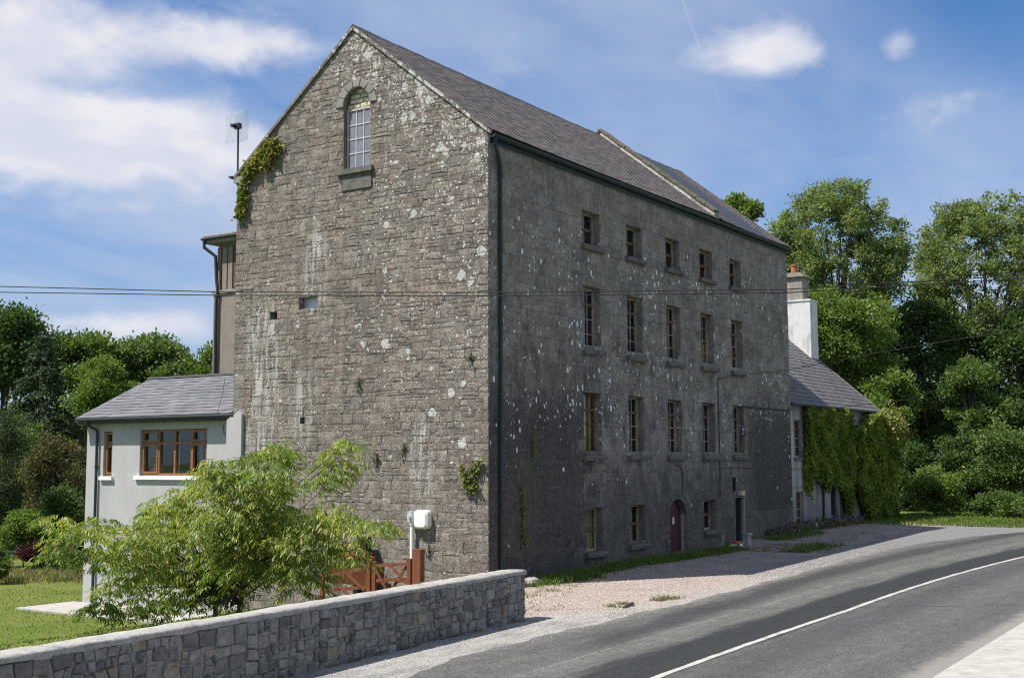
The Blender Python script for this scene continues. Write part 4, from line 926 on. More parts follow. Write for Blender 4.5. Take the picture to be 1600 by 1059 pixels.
curtain_and_reflection(16.1, 16.5, 2.95, 4.45, .62, w1, M_veil); curtain_and_reflection(13.85, 14.6, 2.95, 4.45, .62, w2, M_veil); curtain_and_reflection(13.1, 13.3, 2.95, 4.4, .72, w2); curtain_and_reflection(12.0, 12.15, 2.95, 4.4, .72, w2); curtain_and_reflection(14.0, 14.8, 0, 1.3, .62, w3, M_veil)
lp = MB(); lp.tube([(.8, 11.55, 3.02), (.8, 11.55, 3.3)], .03); lp.tube([(.8, 11.55, 3.3), (.8, 11.55, 3.62)], [.19, .09], 14)
tlamp = lp.obj('table_lamp', M_cream); tag(tlamp, 'small pale lamp with conical shade just inside the large cottage window', 'lamp')
# roof
RZ, RX = 6.46, 3.1; ez = 4.94
roof_plane('roof_deck', CY0, 17.5, 0, 0, 1, 1, ct, M_dkmetal) if False else None
mb = MB(); mb.add([(-.04, CY0, ez), (-.04, 17.5, ez), (RX, 17.5, RZ), (RX, CY0, RZ), (6.2, CY0, ez), (6.2, 17.5, ez)], [(0, 3, 2, 1), (3, 4, 5, 2)]); mb.add([(-.04, CY0, ez-.06), (-.04, 17.5, ez-.06), (RX, 17.5, RZ-.06), (RX, CY0, RZ-.06)], [(0, 1, 2, 3)]); mb.add([(-.04, 17.5, ez-.06), (-.04, 17.5, ez), (RX, 17.5, RZ), (RX, 17.5, RZ-.06)], [(0, 1, 2, 3)]); mb.obj('roof_deck', M_dkmetal, ct)
slates('roof_slates', CY0+.01, 17.55, -.05, ez+.01, RX, RZ+.01, ct, M_slate2, .46, .265, 9, single=True, along='y', th=.012)
mb = MB(); mb.bar((RX, CY0, RZ+.05), (RX, 17.58, RZ+.05), .22, .07); mb.obj('ridge', M_slate2, ct)
mb = MB(); mb.box((-.02, CY0-.0, ez-.20), (.02, 17.5, ez-.03)); mb.box((.0, CY0, ez-.21), (CX, 17.48, ez-.18)); mb.obj('fascia', M_dkmetal, ct)
mb = MB(); mb.tube([(-.09, CY0-.15, ez-.06), (-.09, 17.56, ez-.06)], .06, 8); gt2 = mb.obj('gutter', M_black, ct)
mb = MB(); mb.tube([(-.09, 17.0, ez-.1), (-.09, 17.0, ez-.22), (CX-.09, 16.95-.15, ez-.42), (CX-.08, 16.78, ez-.6), (CX-.08, 16.78, -1.45)], .05, 10)
for z_ in (3.2, 1.4, -.4): mb.tube([(CX-.08, 16.78, z_), (CX-.08, 16.78, z_+.08)], .062, 10)
mb.obj('downpipe', M_black, ct)
mb = MB(); V = [(-.14, CY0-.30, -1.6), (-.14, CY0-.30+.62, -1.6), (-.14, DEP+.34, 4.72), (-.14, 9.42, 4.72)]
mb = MB(); prof = [(9.36, -1.6), (10.02, -1.6), (10.02, 4.72), (9.9, 4.80), (9.46, 5.02), (9.36, 4.9)]
mb.add([(-.12, a, b) for a, b in prof]+[(.31, a, b) for a, b in prof], [tuple(range(6)), tuple(range(6, 12))[::-1]]+[(i, (i+1) % 6, 6+(i+1) % 6, 6+i) for i in range(6)]); mb.obj('rendered_pier', M_rend, ct)
mb = MB(); mb.tube([(.05, 10.3, 6.1), (.0, 10.35, 5.6), (-.12, 10.5, 4.85)], .01, 4); mb.tube([(CX-.02, 10.6, 4.6), (CX-.02, 10.55, 4.3), (CX-.02, 10.3, 4.1), (CX-.02, 10.02, 4.2)], .01, 4); mb.obj('loose_cable', M_cable, ct)
mb = MB(); mb.box((-2.0, 9.0, -1.6), (.3, 17.9, -1.44)); tag(mb.obj('paved_apron', M_conc), kind='structure')

# ------------------------------------------------------------------ roadside boundary wall
A0 = np.array([-5.08, -4.45]); A1 = np.array([-24.0, -5.92]); WL = float(np.linalg.norm(A1-A0)); ud = (A1-A0)/WL; nd = np.array([ud[1], -ud[0]]); nd = nd if nd[1] < 0 else -nd
TH, HT = .42, 1.0
def PB(s_, t_, d): q = A0+ud*s_+nd*d; return (q[0], q[1], t_)
def PBk(s_, t_, d): q = A0+ud*s_-nd*(TH+d); return (q[0], q[1], t_)
def PE(s_, t_, d): q = A0-nd*s_-ud*d; return (q[0], q[1], t_)
bw = thing('boundary_wall', (float(A0[0]), float(A0[1]), 0), 'low grey rubble stone wall with pale mortar capping along the roadside', 'stone wall')
mb = MB(); 
V = [PB(0, -.4, -.01), PB(WL, -.4, -.01), PB(WL, HT, -.01), PB(0, HT, -.01), PBk(0, -.4, -.01), PBk(WL, -.4, -.01), PBk(WL, HT, -.01), PBk(0, HT, -.01)]
mb.add(V, [(0, 1, 2, 3), (4, 7, 6, 5), (0, 3, 7, 4), (1, 5, 6, 2)]); mb.obj('mortar_core', M_wmor, bw)
def ksplit(s0, s1, t0, t1, R, out, mx=.46, my=.30):
    w, h = s1-s0, t1-t0
    if w > mx and (w/mx > h/my or h < .2) or (w > .26 and w/h > 1.9): c = s0+w*R.uniform(.34, .66) if w < 3 else s0+w*R.uniform(.47, .53); ksplit(s0, c, t0, t1, R, out, mx*R.uniform(.85, 1.12) if w < 1.5 else mx, my); ksplit(c, s1, t0, t1, R, out, mx, my)
    elif h > my or (h > .2 and R.random() < .28): c = t0+h*R.uniform(.36, .64); ksplit(s0, s1, t0, c, R, out, mx, my); ksplit(s0, s1, c, t1, R, out, mx, my*R.uniform(.85, 1.1))
    else: out.append((s0, s1, t0, t1))
def wallstones(s1, t0, t1, seed, Pf, nmax, nm='stone'):
    R = random.Random(seed); cells = []; ksplit(0, s1, t0, t1, R, cells); polys = []
    for (a, b, c, d) in cells:
        def j(s_, t_):
            if s_ < .01 or s_ > s1-.01: return (s_, t_+0)
            q = random.Random(int(round(s_*500))*7919+int(round(t_*500))); return (s_+q.uniform(-.03, .03), min(t_+q.uniform(-.024, .024), t1))
        pts = [j(a, c), j(b, c), j(b, d), j(a, d)]
        if R.random() < .35: m_ = R.choice([0, 1, 2, 3]); p, q = pts[m_], pts[(m_+1) % 4]; cx_, cy_ = (a+b)/2, (c+d)/2; pts[m_] = (p[0]+(cx_-p[0])*.28, p[1]+(cy_-p[1])*.08)
        polys.append(pts)
    lay(polys, Pf, bw, nm, M_wst, .030, .035, .022, .018, seed=seed+1, nmax=nmax, stuff='small_stones', hvar=.75, key=lambda p: area(p)/(35-sum(q[0] for q in p)/len(p))**2)
wallstones(WL, -.35, HT-.015, 5, PB, 285)
wallstones(TH+.02, -.35, HT-.015, 8, PE, 12)
# capping: rounded lumpy mortar
R = random.Random(31); mb = MB(); k = 120; pr = [(.018, -.035), (.030, .0), (.026, .045), (-.012, .068), (-.21, .078), (-.40, .068), (-.44, .045), (-.45, .0), (-.44, -.04)]
prev = [0]*9
for i in range(k+1):
    s_ = WL*i/k; s_ = -.06 if i == 0 else s_; sc = .90 if i == 0 else 1
    prev = [p*.6+R.uniform(-.012, .012) for p in prev]
    for j, (a, b) in enumerate(pr): mb.v.append(PB(s_, HT+b*sc+prev[j]*(1.2 if j in (0, 8) else .6), a+prev[(j+3) % 9]*.6))
for i in range(k):
    for j in range(8): mb.f.append((i*9+j, (i+1)*9+j, (i+1)*9+j+1, i*9+j+1)); mb.mi.append(0)
mb.f += [tuple(range(9)), tuple(k*9+j for j in range(9))]; mb.mi += [0, 0]
mb.obj('capping', M_cap, bw, smooth=True)

# ------------------------------------------------------------------ ivy house at the far end
ih = thing('creeper_house', (29.5, .3, .38), 'stained two storey rendered house with slate roof, its front half hidden by creeper', 'house')
IY, IX0, IX1, IE, IR, IM = .30, LEN+.01, 35.9, 5.86, 10.12, 4.95
PI_ = lambda s_, t_, d: (s_, IY-d, t_)
hh_ = [(24.05, 25.1, 3.52, 5.16), (24.1, 25.05, .45, 2.02), (32.2, 33.1, 3.5, 5.1), (28.6, 29.55, .38, 2.4)]
mb = MB(); wall_face(hh_, IX0, IX1, -.5, IE, PI_, mb, .25); mb.add([(IX1, IY, -.5), (IX1, IY+9.2, -.5), (IX1, IY+9.2, IE), (IX1, IM, IR-.05), (IX1, IY, IE)], [(0, 1, 2, 3, 4)]); mb.add([(IX0, IY+9.2, -.5), (IX1, IY+9.2, -.5), (IX1, IY+9.2, IE), (IX0, IY+9.2, IE)], [(0, 1, 2, 3)])
mb.obj('wall', M_old, ih)
mb = MB(); mb.box((IX0+.1, IY+1.5, .0), (IX1-.1, IY+1.6, 5.7)); mb.box((IX0+.1, IY+.3, 2.6), (IX1-.1, IY+9, 2.8)); mb.box((IX0, IY+.1, 5.7), (IX1, IY+9, 5.75)); mb.obj('floors', M_dark, ih)
mb = MB(); mb.box((IX0, IY-.03, 2.98), (27.0, IY+.0, 3.05)); mb.box((IX0, IY-.025, 2.2), (26.2, IY+.0, 2.25)); mb.obj('string_course', M_cem, ih)
for q in hh_[:3]:
    f_ = glazed('window', PI_, q[0]+.02, q[1]-.02, q[2], q[3], 2, [0, .25, .5, .75, 1] if q[2] > 3 else [0, .25, .5, .75, 1], M_cream, M_glass, ih, d=-.2, fw=.06, bw=.03, rail=.75, rail_m=M_brownp)
    mb = MB(); mb.box((q[0]-.08, IY-.1, q[2]-.13), (q[1]+.12, IY+.1, q[2]-.003)); mb.obj('sill', M_sill, f_)
q = hh_[3]; mb = MB(); mb.box((q[0]+.02, IY+.12, q[2]), (q[1]-.02, IY+.16, q[3]-.02)); d3 = mb.obj('door', M_dark, ih)
for x_ in (27.45, 23.2): mb = MB(); mb.tube([(x_, IY-.06, 5.6), (x_, IY-.06, .4)], .05, 8); mb.obj('downpipe', M_black, ih)
sl2 = (IR-IE)/(IM-IY+.25)
roof_plane('roof_deck', IX0+.01, IX1+.12, IY-.3, IE-.03, IM, IR, ih, M_dkmetal); roof_plane('roof_deck', IX0+.01, IX1+.12, IM*2-IY+.3, IE-.03, IM, IR, ih, M_dkmetal)
slates('roof_slates', IX0+.01, IX1+.15, IY-.3, IE-.02, IM, IR+.01, ih, M_slate3, .40, .30, 12, th=.018)
mb = MB(); mb.bar((IX1+.1, IY-.3, IE-.03), (IX1+.1, IM, IR+.02), .1, .09); mb.obj('verge_mortar', M_cem, ih)
mb = MB(); mb.tube([(IX0+.1, IY-.36, IE-.05), (IX1+.1, IY-.36, IE-.05)], .06, 8); mb.obj('gutter', M_dkmetal, ih)
mb = MB(); mb.box((34.9, 3.3, 8.2), (36.02, 6.6, 11.82)); mb.box((34.86, 3.26, 11.80), (36.06, 6.64, 11.9)); chm = mb.obj('chimney', M_whch, ih)
mb = MB(); mb.box((35.05, 3.75, 11.9), (35.98, 6.2, 13.15)); mb.obj('chimney_stack', M_cem, chm)
mb = MB(); V = [(34.92, 3.6, 13.15), (36.1, 3.6, 13.15), (36.1, 6.35, 13.15), (34.92, 6.35, 13.15), (35.15, 3.9, 13.42), (35.9, 3.9, 13.42), (35.9, 6.1, 13.42), (35.15, 6.1, 13.42)]; mb.add(V, [(0, 1, 5, 4), (1, 2, 6, 5), (2, 3, 7, 6), (3, 0, 4, 7), (4, 5, 6, 7), (0, 3, 2, 1)]); mb.obj('chimney_cap', M_moss, chm)
for y_ in (4.35, 4.95, 5.6):
    mb = MB(); mb.tube([(35.5, y_, 13.36), (35.5, y_, 13.8), (35.5, y_, 13.8), (35.5, y_, 13.88)], [.17, .155, .19, .19], 12); mb.obj('chimney_pot', M_terra, chm)
gw = thing('garden_wall', (37.2, .3, .38), 'old garden wall with square capped pier beyond the creeper house', 'garden wall')
mb = MB(); mb.box((IX1+.02, IY+.02, -.4), (38.3, IY+.42, 3.0)); mb.obj('wall', M_old, gw)
mb = MB(); mb.box((38.3, IY-.05, -.4), (38.95, IY+.6, 3.15)); mb.obj('pier', M_old, gw); mb = MB(); mb.box((38.15, IY-.2, 3.15), (39.1, IY+.75, 3.42)); mb.obj('pier_cap', M_cem, gw)
# ------------------------------------------------------------------ bits by the gable
mt = thing('wall_meter', (-.1, 2.5, .3), 'white plastic pole with grey cap and square white box fixed to the gable', 'meter box')
mb = MB(); mb.tube([(-.14, 2.52, -.4), (-.14, 2.52, 1.62)], .058, 12); mb.obj('pole', M_white, mt)
mb = MB(); mb.tube([(-.14, 2.52, 1.6), (-.14, 2.52, 2.02)], .074, 12); mb.tube([(-.1, 2.5, 1.86), (-.27, 2.56, 1.86)], .07, 12); mb.box((-.1, 2.38, 1.7), (-.03, 2.72, 2.0)); mb.obj('pole_cap', M_galv, mt)
mb = MB(); prof = []; 
for (cx_, cz_, a0) in ((2.01, 1.90, -90), (2.01, 1.62, -180), (2.33, 1.62, 90), (2.33, 1.90, 0)): pass
cs = [(2.03, 1.93, 270), (2.29, 1.93, 0), (2.29, 1.63, 90), (2.03, 1.63, 180)]
pts = []
for (cy_, cz_, a0) in cs:
    for i in range(5):
        a_ = math.radians(a0+i*22.5); pts.append((cy_+.11*math.sin(a_), cz_+.11*math.cos(a_)))
n_ = len(pts); ys = sum(p[0] for p in pts)/n_; zs_ = sum(p[1] for p in pts)/n_
V = [(-.02, a, b) for a, b in pts]+[(-.20, a, b) for a, b in pts]+[(-.25, ys+(a-ys)*.74, zs_+(b-zs_)*.78) for a, b in pts]
mb.add(V, [(L*n_+i, L*n_+(i+1) % n_, (L+1)*n_+(i+1) % n_, (L+1)*n_+i) for L in (0, 1) for i in range(n_)]+[tuple(2*n_+i for i in range(n_))]); mb.obj('meter_housing', M_plast, mt)
# gate
gt_ = thing('timber_gate', (-1.5, 3.0, -.1), 'red brown wooden gate with crossed braces standing behind the boundary wall', 'gate')
gx_ = -1.5
def gb(y0, z0, y1, z1, w=.09, d=.05, name='rail', x_=gx_): m_ = MB(); m_.bar((x_, y0, z0), (x_, y1, z1), d, w, up=(0, 0, 1)) if abs(y1-y0) > .05 else m_.box((x_-d/2, y0-w/2, z0), (x_+d/2, y0+w/2, z1)); return m_.obj(name, M_gate, gt_)
gb(1.5, .68, 2.78, .58); gb(1.5, .28, 2.78, .18); gb(3.02, .52, 4.6, .18); gb(3.02, -.0, 4.6, -.2)
gb(1.62, .18, 2.2, .66, .07, .03, 'brace', gx_-.04); gb(2.74, .6, 2.25, -.1, .07, .03, 'brace', gx_-.04); gb(3.06, -.1, 3.8, .4, .07, .03, 'brace', gx_-.04); gb(4.5, .2, 3.5, -.3, .07, .03, 'brace', gx_-.04); gb(1.62, .66, 2.3, -.2, .07, .03, 'brace', gx_+.04)
gb(1.53, -.5, 1.53, .82, .12, .08, 'stile'); gb(2.74, -.5, 2.74, .70, .12, .10, 'stile'); gb(2.93, -.5, 2.93, .70, .14, .12, 'stile'); gb(4.62, -.6, 4.62, .3, .12, .08, 'stile')
mb = MB(); mb.box((gx_-.10, 1.10, -.5), (gx_+.10, 1.36, 1.08)); tag(mb.obj('gate_post', M_gate), 'thick square red brown gate post at the right end of the timber gate', 'post')
# planter with flowers and dark post
pl_ = thing('flower_trough', (-.6, 4.3, -.1), 'brown wooden trough of red flowers behind the timber gate', 'planter')
mb = MB(); prof = [(-.85, -.05), (-.35, -.05), (-.25, .42), (-.95, .42)]
mb.add([(a, 3.55, b) for a, b in prof]+[(a, 5.0, b) for a, b in prof], [(0, 1, 2, 3), (4, 7, 6, 5), (0, 4, 5, 1), (1, 5, 6, 2), (3, 7, 4, 0)]); mb.obj('trough', M_gate, pl_)
mb = MB(); mb.box((-.45, 3.95, -.6), (-.2, 4.25, 1.25)); tag(mb.obj('garden_post', M_darkwood), 'dark square timber post against the gable behind the drooping tree', 'post')
# ------------------------------------------------------------------ vegetation
def at(px, py, depth): return CAM+(FW+R2*(px-800)/FPX-U2*(py-529.5)/FPX)*depth
def unit(v): return v/(np.linalg.norm(v, axis=-1, keepdims=True)+1e-9)
def leaf_mesh(name, P, A, L, wr, m, parent=None, kind=None, g=nr, fold=.12, lvar=.35):
    """one four-cornered folded leaf per point; A = leaf direction"""
    n_ = len(P); A = unit(A); B = unit(np.cross(A, g.normal(size=(n_, 3)))); C_ = np.cross(A, B)
    ln = (L*(1+g.uniform(-lvar, lvar, n_)))[:, None]; w = ln*wr
    V = np.empty((n_, 4, 3)); V[:, 0] = P; V[:, 1] = P+A*ln*.45+B*w*.5+C_*ln*fold; V[:, 2] = P+A*ln; V[:, 3] = P+A*ln*.45-B*w*.5+C_*ln*fold
    F = np.arange(n_*4).reshape(n_, 4); return mesh_obj(name, V.reshape(-1, 3), F, m, parent, kind=kind)
def lobe_points(lobes, n, g, sub=16, srr=.34, shell=.55):
    """points gathered in small clumps around each lobe"""
    tot = sum(r_**2 for _, r_ in lobes); P = []; D = []
    for c, r_ in lobes:
        k = max(30, int(n*r_**2/tot)); d = unit(g.normal(size=(sub, 3))); d[:, 2] = np.abs(d[:, 2])*.9+d[:, 2]*.1 if False else d[:, 2]
        sc = c+d*(r_*(g.uniform(shell, 1.0, (sub, 1)))) * np.array([1, 1, .85])
        idx = g.integers(0, sub, k); q = sc[idx]+g.normal(size=(k, 3))*r_*srr*np.array([1, 1, .7]); P.append(q); D.append(unit(q-c))
    return np.concatenate(P), np.concatenate(D)
def crown(c, r3, n, rl, g, flat=.0):
    """lobes spread through an ellipsoid, mostly near its surface"""
    out = []; c = np.array(c)
    for i in range(n):
        d = unit(g.normal(size=3)); rr = g.uniform(.45, .88)**.6; p = c+d*np.array(r3)*rr
        out.append((p, rl*g.uniform(.65, 1.25)))
    return out
def limbs(name, base, lobes, r0, m, parent, g, top=None, frac=.4, nmax=26):
    mb = MB(); base = np.array(base, float); cs = np.array([c for c, _ in lobes]); mid = cs.mean(0); zt = cs[:, 2].min()*.35+mid[2]*.65
    tp = np.array([mid[0], mid[1], zt]); bend = g.normal(size=3)*np.array([.25, .25, 0]); p1 = base+(tp-base)*.5+bend
    mb.tube([base-np.array([0, 0, .3]), base+np.array([0, 0, .15]), p1, tp], [r0*1.35, r0, r0*.75, r0*.45], 9)
    for i in range(min(len(lobes), nmax)):
        c = lobes[i][0]; f_ = g.uniform(.25, .95); s_ = base+(p1-base)*min(1, f_*2) if f_ < .5 else p1+(tp-p1)*(f_*2-1); s_ = s_ if c[2] > s_[2]-1 else base+(s_-base)*.5
        md = s_+(c-s_)*.5+np.array([0, 0, .12*np.linalg.norm(c-s_)])+g.normal(size=3)*.15
        mb.tube([s_, md, c], [r0*.34, r0*.2, r0*.06], 6)
        for k in range(2): e = c+unit(g.normal(size=3))*lobes[i][1]*.9; mb.tube([md*.4+c*.6, e], [r0*.1, r0*.03], 4)
    return mb.obj(name, m, parent)
def tree(name, label, cat, base, lobes, m, n, L, wr, r0, g=None, group=None, droop=0, trunk=True, sub=16, srr=.34, shell=.55, up=.3):
    g = g or nr; base = np.array([base[0], base[1], float(G(base[0], base[1]))]); tr = thing(name, tuple(base), label, cat, group)
    if trunk: limbs('trunk' if r0 > .06 else 'stem', base, lobes, r0, M_bark, tr, g)
    P, D = lobe_points(lobes, n, g, sub, srr, shell); A = D*.6+g.normal(size=P.shape)*.7; A[:, 2] += up-droop
    leaf_mesh('crown' if r0 > .06 else 'foliage', P, A, L, wr, m, tr, g=g); return tr
def pxtree(name, label, cat, cx_, cy_, rx_, ry_, depth, m, n, L, nl=22, rl=None, r0=.25, wr=.55, group=None, by=None, seed=1, rd=None, **k):
    g = np.random.default_rng(seed); s_ = depth/FPX; c = at(cx_, cy_, depth); rx_, ry_ = rx_*s_, ry_*s_; rd = rd or rx_
    rl = rl or .36*min(rx_, ry_)
    lob = crown(c, (max(rx_-rl*.7, .2), max(rx_-rl*.7, .2), max(ry_-rl*.7, .2)), nl, rl, g)
    return tree(name, label, cat, (c[0], c[1]), lob, m, n, L, wr, r0, g=g, group=group, **k)
GR = 'trees and shrubs beyond the road bend'; GL = 'trees and shrubs behind the garden'
pxtree('ash_tree', 'tall airy ash tree rising just right of the end of the mill roof', 'tree', 1308, 405, 126, 142, 86, L_ash, 54000, .21, 210, .80, .34, group=GR, seed=2, shell=.3, srr=.26, sub=12)
pxtree('ash_tree', 'tall broad ash tree at the right edge of the picture, dark limbs inside', 'tree', 1536, 440, 128, 165, 90, L_ash, 62000, .22, 240, .88, .40, group=GR, seed=3, shell=.3, srr=.26, sub=12)
pxtree('broadleaf_tree', 'small bright treetop just showing over the right end of the mill roof', 'tree', 1152, 338, 36, 38, 78, L_light, 6500, .26, 10, .6, .2, group=GR, seed=4)
pxtree('broadleaf_tree', 'yellow green leafy tree immediately right of the white chimney', 'tree', 1312, 520, 98, 96, 80, L_light, 28000, .22, 80, .75, .26, group=GR, seed=5)
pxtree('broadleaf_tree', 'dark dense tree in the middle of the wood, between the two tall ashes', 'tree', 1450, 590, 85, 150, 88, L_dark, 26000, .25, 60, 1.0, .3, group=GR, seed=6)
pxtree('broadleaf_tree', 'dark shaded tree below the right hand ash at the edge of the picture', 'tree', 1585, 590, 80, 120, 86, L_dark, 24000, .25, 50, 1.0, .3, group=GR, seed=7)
pxtree('broadleaf_tree', 'slender sunlit young tree standing out against the dark wood', 'tree', 1517, 625, 52, 78, 76, L_mid, 13000, .22, 24, .62, .14, group=GR, seed=8)
pxtree('broadleaf_tree', 'sunlit leafy tree rising behind the creeper at the end of the house', 'tree', 1392, 640, 48, 70, 76, L_light, 14000, .22, 22, .7, .16, group=GR, seed=9)
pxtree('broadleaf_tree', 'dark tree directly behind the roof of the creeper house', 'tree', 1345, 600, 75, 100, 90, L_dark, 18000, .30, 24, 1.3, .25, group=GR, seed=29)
pxtree('large_shrub', 'big rounded sunlit shrub by the road at the right edge', 'shrub', 1568, 728, 92, 80, 70, L_mid, 30000, .17, 60, .62, .05, group=GR, seed=10)
pxtree('large_shrub', 'pale leaved shrub low on the verge, left of the big rounded shrub', 'shrub', 1462, 768, 46, 44, 66, L_light, 14000, .14, 34, .42, .05, group=GR, seed=11)
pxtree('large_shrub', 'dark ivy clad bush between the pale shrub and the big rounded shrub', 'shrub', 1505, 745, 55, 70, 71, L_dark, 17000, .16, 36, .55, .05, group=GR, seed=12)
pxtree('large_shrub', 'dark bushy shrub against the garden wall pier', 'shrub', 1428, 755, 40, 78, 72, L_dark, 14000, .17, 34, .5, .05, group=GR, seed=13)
pxtree('large_shrub', 'low tangled shrub along the far verge at the right edge', 'shrub', 1585, 792, 75, 26, 64, L_mid, 13000, .13, 30, .35, .05, group=GR, seed=14)
pxtree('broadleaf_tree', 'green treetop above the wood outside the right edge of the picture', 'tree', 1720, 480, 110, 150, 92, L_ash, 20000, .34, 30, 1.5, .4, group=GR, seed=15)
# left side
pxtree('broadleaf_tree', 'tall dark sycamore at the far left behind the conifer', 'tree', 8, 545, 72, 78, 70, L_dark, 24000, .24, 34, .95, .25, group=GL, seed=16)
pxtree('broadleaf_tree', 'broad green tree above the light bush, left of the mill', 'tree', 130, 575, 88, 62, 78, L_mid, 22000, .26, 30, .95, .25, group=GL, seed=17)
pxtree('broadleaf_tree', 'broad green tree above the ridge of the cottage', 'tree', 235, 580, 80, 62, 80, L_mid, 20000, .26, 28, .95, .25, group=GL, seed=18)
pxtree('broadleaf_tree', 'small rounded green tree next to the stair tower', 'tree', 287, 600, 45, 52, 74, L_mid, 12000, .22, 20, .7, .18, group=GL, seed=19)
pxtree('broadleaf_tree', 'pale green tree partly hidden behind the stair tower', 'tree', 345, 590, 34, 70, 84, L_light, 9000, .26, 16, .8, .2, group=GL, seed=20)
pxtree('broadleaf_tree', 'light green upright bush tree at the left end of the cottage roof', 'tree', 152, 615, 42, 70, 64, L_light, 16000, .15, 26, .55, .09, group=GL, seed=21)
pxtree('broadleaf_tree', 'low light green tree just above the cottage verge', 'tree', 196, 628, 32, 40, 65, L_light, 9000, .15, 16, .5, .08, group=GL, seed=22)
pxtree('large_shrub', 'loose brownish shrub left of the cottage corner', 'shrub', 92, 745, 52, 100, 62, L_brown, 17000, .12, 30, .55, .06, group=GL, seed=23)
pxtree('large_shrub', 'leafy green shrub between the conifer and the brownish shrub', 'shrub', 35, 720, 48, 90, 63, L_mid, 12000, .14, 24, .5, .07, group=GL, seed=24)
pxtree('cypress_tree', 'dark upright cypress at the left edge of the picture', 'tree', 6, 745, 24, 135, 58, L_con, 12000, .13, 30, .5, .1, group=GL, seed=25, wr=.35)
pxtree('large_shrub', 'dark broad shrub filling the gap behind the purple bush', 'shrub', 110, 815, 60, 70, 60, L_dark, 13000, .15, 24, .6, .07, group=GL, seed=26)
pxtree('garden_shrub', 'bright leaved garden shrub above the purple bush', 'shrub', 38, 832, 44, 42, 57, L_light, 9000, .13, 20, .34, .04, group=GL, seed=27)
pxtree('garden_shrub', 'dark purple leaved bush on the garden edge', 'shrub', 52, 862, 27, 24, 55, L_purple, 6500, .10, 14, .22, .03, group=GL, seed=28)
pxtree('garden_shrub', 'yellow green bush right of the purple bush', 'shrub', 92, 865, 28, 28, 55, L_brown, 6000, .10, 14, .24, .03, group=GL, seed=30)
pxtree('garden_shrub', 'rounded green bush at the left edge of the lawn', 'shrub', -2, 880, 24, 38, 50, L_mid, 7000, .10, 16, .26, .04, group=GL, seed=31)
# spruce with drooping tiers
g = np.random.default_rng(40); tip = at(66, 520, 68); gz = float(G(tip[0], tip[1])); sp = thing('spruce_tree', (tip[0], tip[1], gz), 'dark spruce with drooping tiered branches above the brownish shrub', 'tree', GL)
mb = MB(); mb.tube([(tip[0], tip[1], gz-.2), tuple(tip)], [.2, .03], 8); mb.obj('trunk', M_bark, sp)
P = []; A = []
for z_ in np.arange(tip[2]-.2, gz+1.2, -.28):
    rad = .25+(tip[2]-z_)*.40
    for k in range(int(5+rad*4)):
        th = g.uniform(0, 6.283); d = np.array([math.cos(th), math.sin(th), 0]); rr = rad*g.uniform(.8, 1.1); mcnt = int(26+rr*34)
        t_ = g.uniform(.15, 1, mcnt)**.7; q = np.array([tip[0], tip[1], z_])+d*(rr*t_)[:, None]; q[:, 2] += -.28*rr*t_**2+.05*rr*t_; q += g.normal(size=q.shape)*np.array([.07, .07, .05])
        a = d*.5+g.normal(size=q.shape)*.5; a[:, 2] -= .7; P.append(q); A.append(a)
leaf_mesh('crown', np.concatenate(P), np.concatenate(A), .20, .3, L_con, sp, g=g)
# far off wood behind, one mass
g = np.random.default_rng(41); lob = []
for (x0, y0, d0, x1, y1, d1, h0, n_) in ((1290, 700, 104, 1760, 700, 104, 12, 60), (-120, 690, 92, 420, 690, 92, 7.5, 60)):
    for i in range(n_):
        f_ = g.uniform(); p = at(x0+(x1-x0)*f_, 700, d0); z0 = float(G(p[0], p[1])); lob.append((np.array([p[0]+g.normal()*1.5, p[1]+g.normal()*1.5, z0+g.uniform(.5, 1)*h0*g.uniform(.3, 1)]), g.uniform(1.5, 2.6)))
P, D = lobe_points(lob, 60000, g, 18, .34); leaf_mesh('distant_wood', P, D*.6+g.normal(size=P.shape)*.7, .40, .6, L_mid, g=g, kind='stuff')

# ------------------------------------------------------------------ creeper on the house, ivy on the mill
def creeper(name, label, fn, n, L, m, stems, seed, wr=.85, cat='creeper'):
    """fn(g,n)-> points, outward dir; stems = list of point lists"""
    g = np.random.default_rng(seed); P, D = fn(g, n); o = np.array([P[:, 0].mean(), P[:, 1].max(), P[:, 2].min()]); t_ = thing(name, tuple(o), label, cat)
    A = D*.55+g.normal(size=P.shape)*.45; A[:, 2] -= .55; leaf_mesh('foliage', P, A, L, wr, m, t_, g=g)
    mb = MB()
    for s_ in stems: mb.tube(s_, [.03]+[.018]*(len(s_)-1), 5)
    mb.obj('stem', M_bark, t_); return t_
def curtain_fn(xa, xb, top, bot, thick, ywall):
    """leaves covering x in xa..xb with ragged lower edge bot(x) and bulge thick(x,z)"""
    def fn(g, n):
        x_ = g.uniform(xa, xb, n*2); zt = np.array([top(q) for q in x_]); zb = np.array([bot(q) for q in x_])+g.normal(size=n*2)*.12
        z_ = zt-(zt-zb)*g.uniform(0, 1, n*2); dn = np.clip((zt-zb)/5, 0.05, 1); keep = g.uniform(size=n*2) < dn; x_, z_ = x_[keep][:n], z_[keep][:n]
        lump = .5+.5*np.sin(x_*2.9+np.sin(z_*1.7)*2)*np.sin(z_*2.3+x_)
        th = thick*(.45+.55*lump); y_ = ywall-th*g.uniform(.35, 1.05, len(x_)); P_ = np.stack([x_, y_, z_], -1); return P_, np.tile([0, -1, .1], (len(x_), 1))
    return fn
E_ = IE
b1 = lambda x: float(np.interp(x, [25.0, 25.5, 26.3, 27.4, 28.6, 29.6, 30.2, 30.8, 31.2], [4.4, 3.2, 2.7, 2.1, 2.5, 2.3, .9, .7, 2.4]))
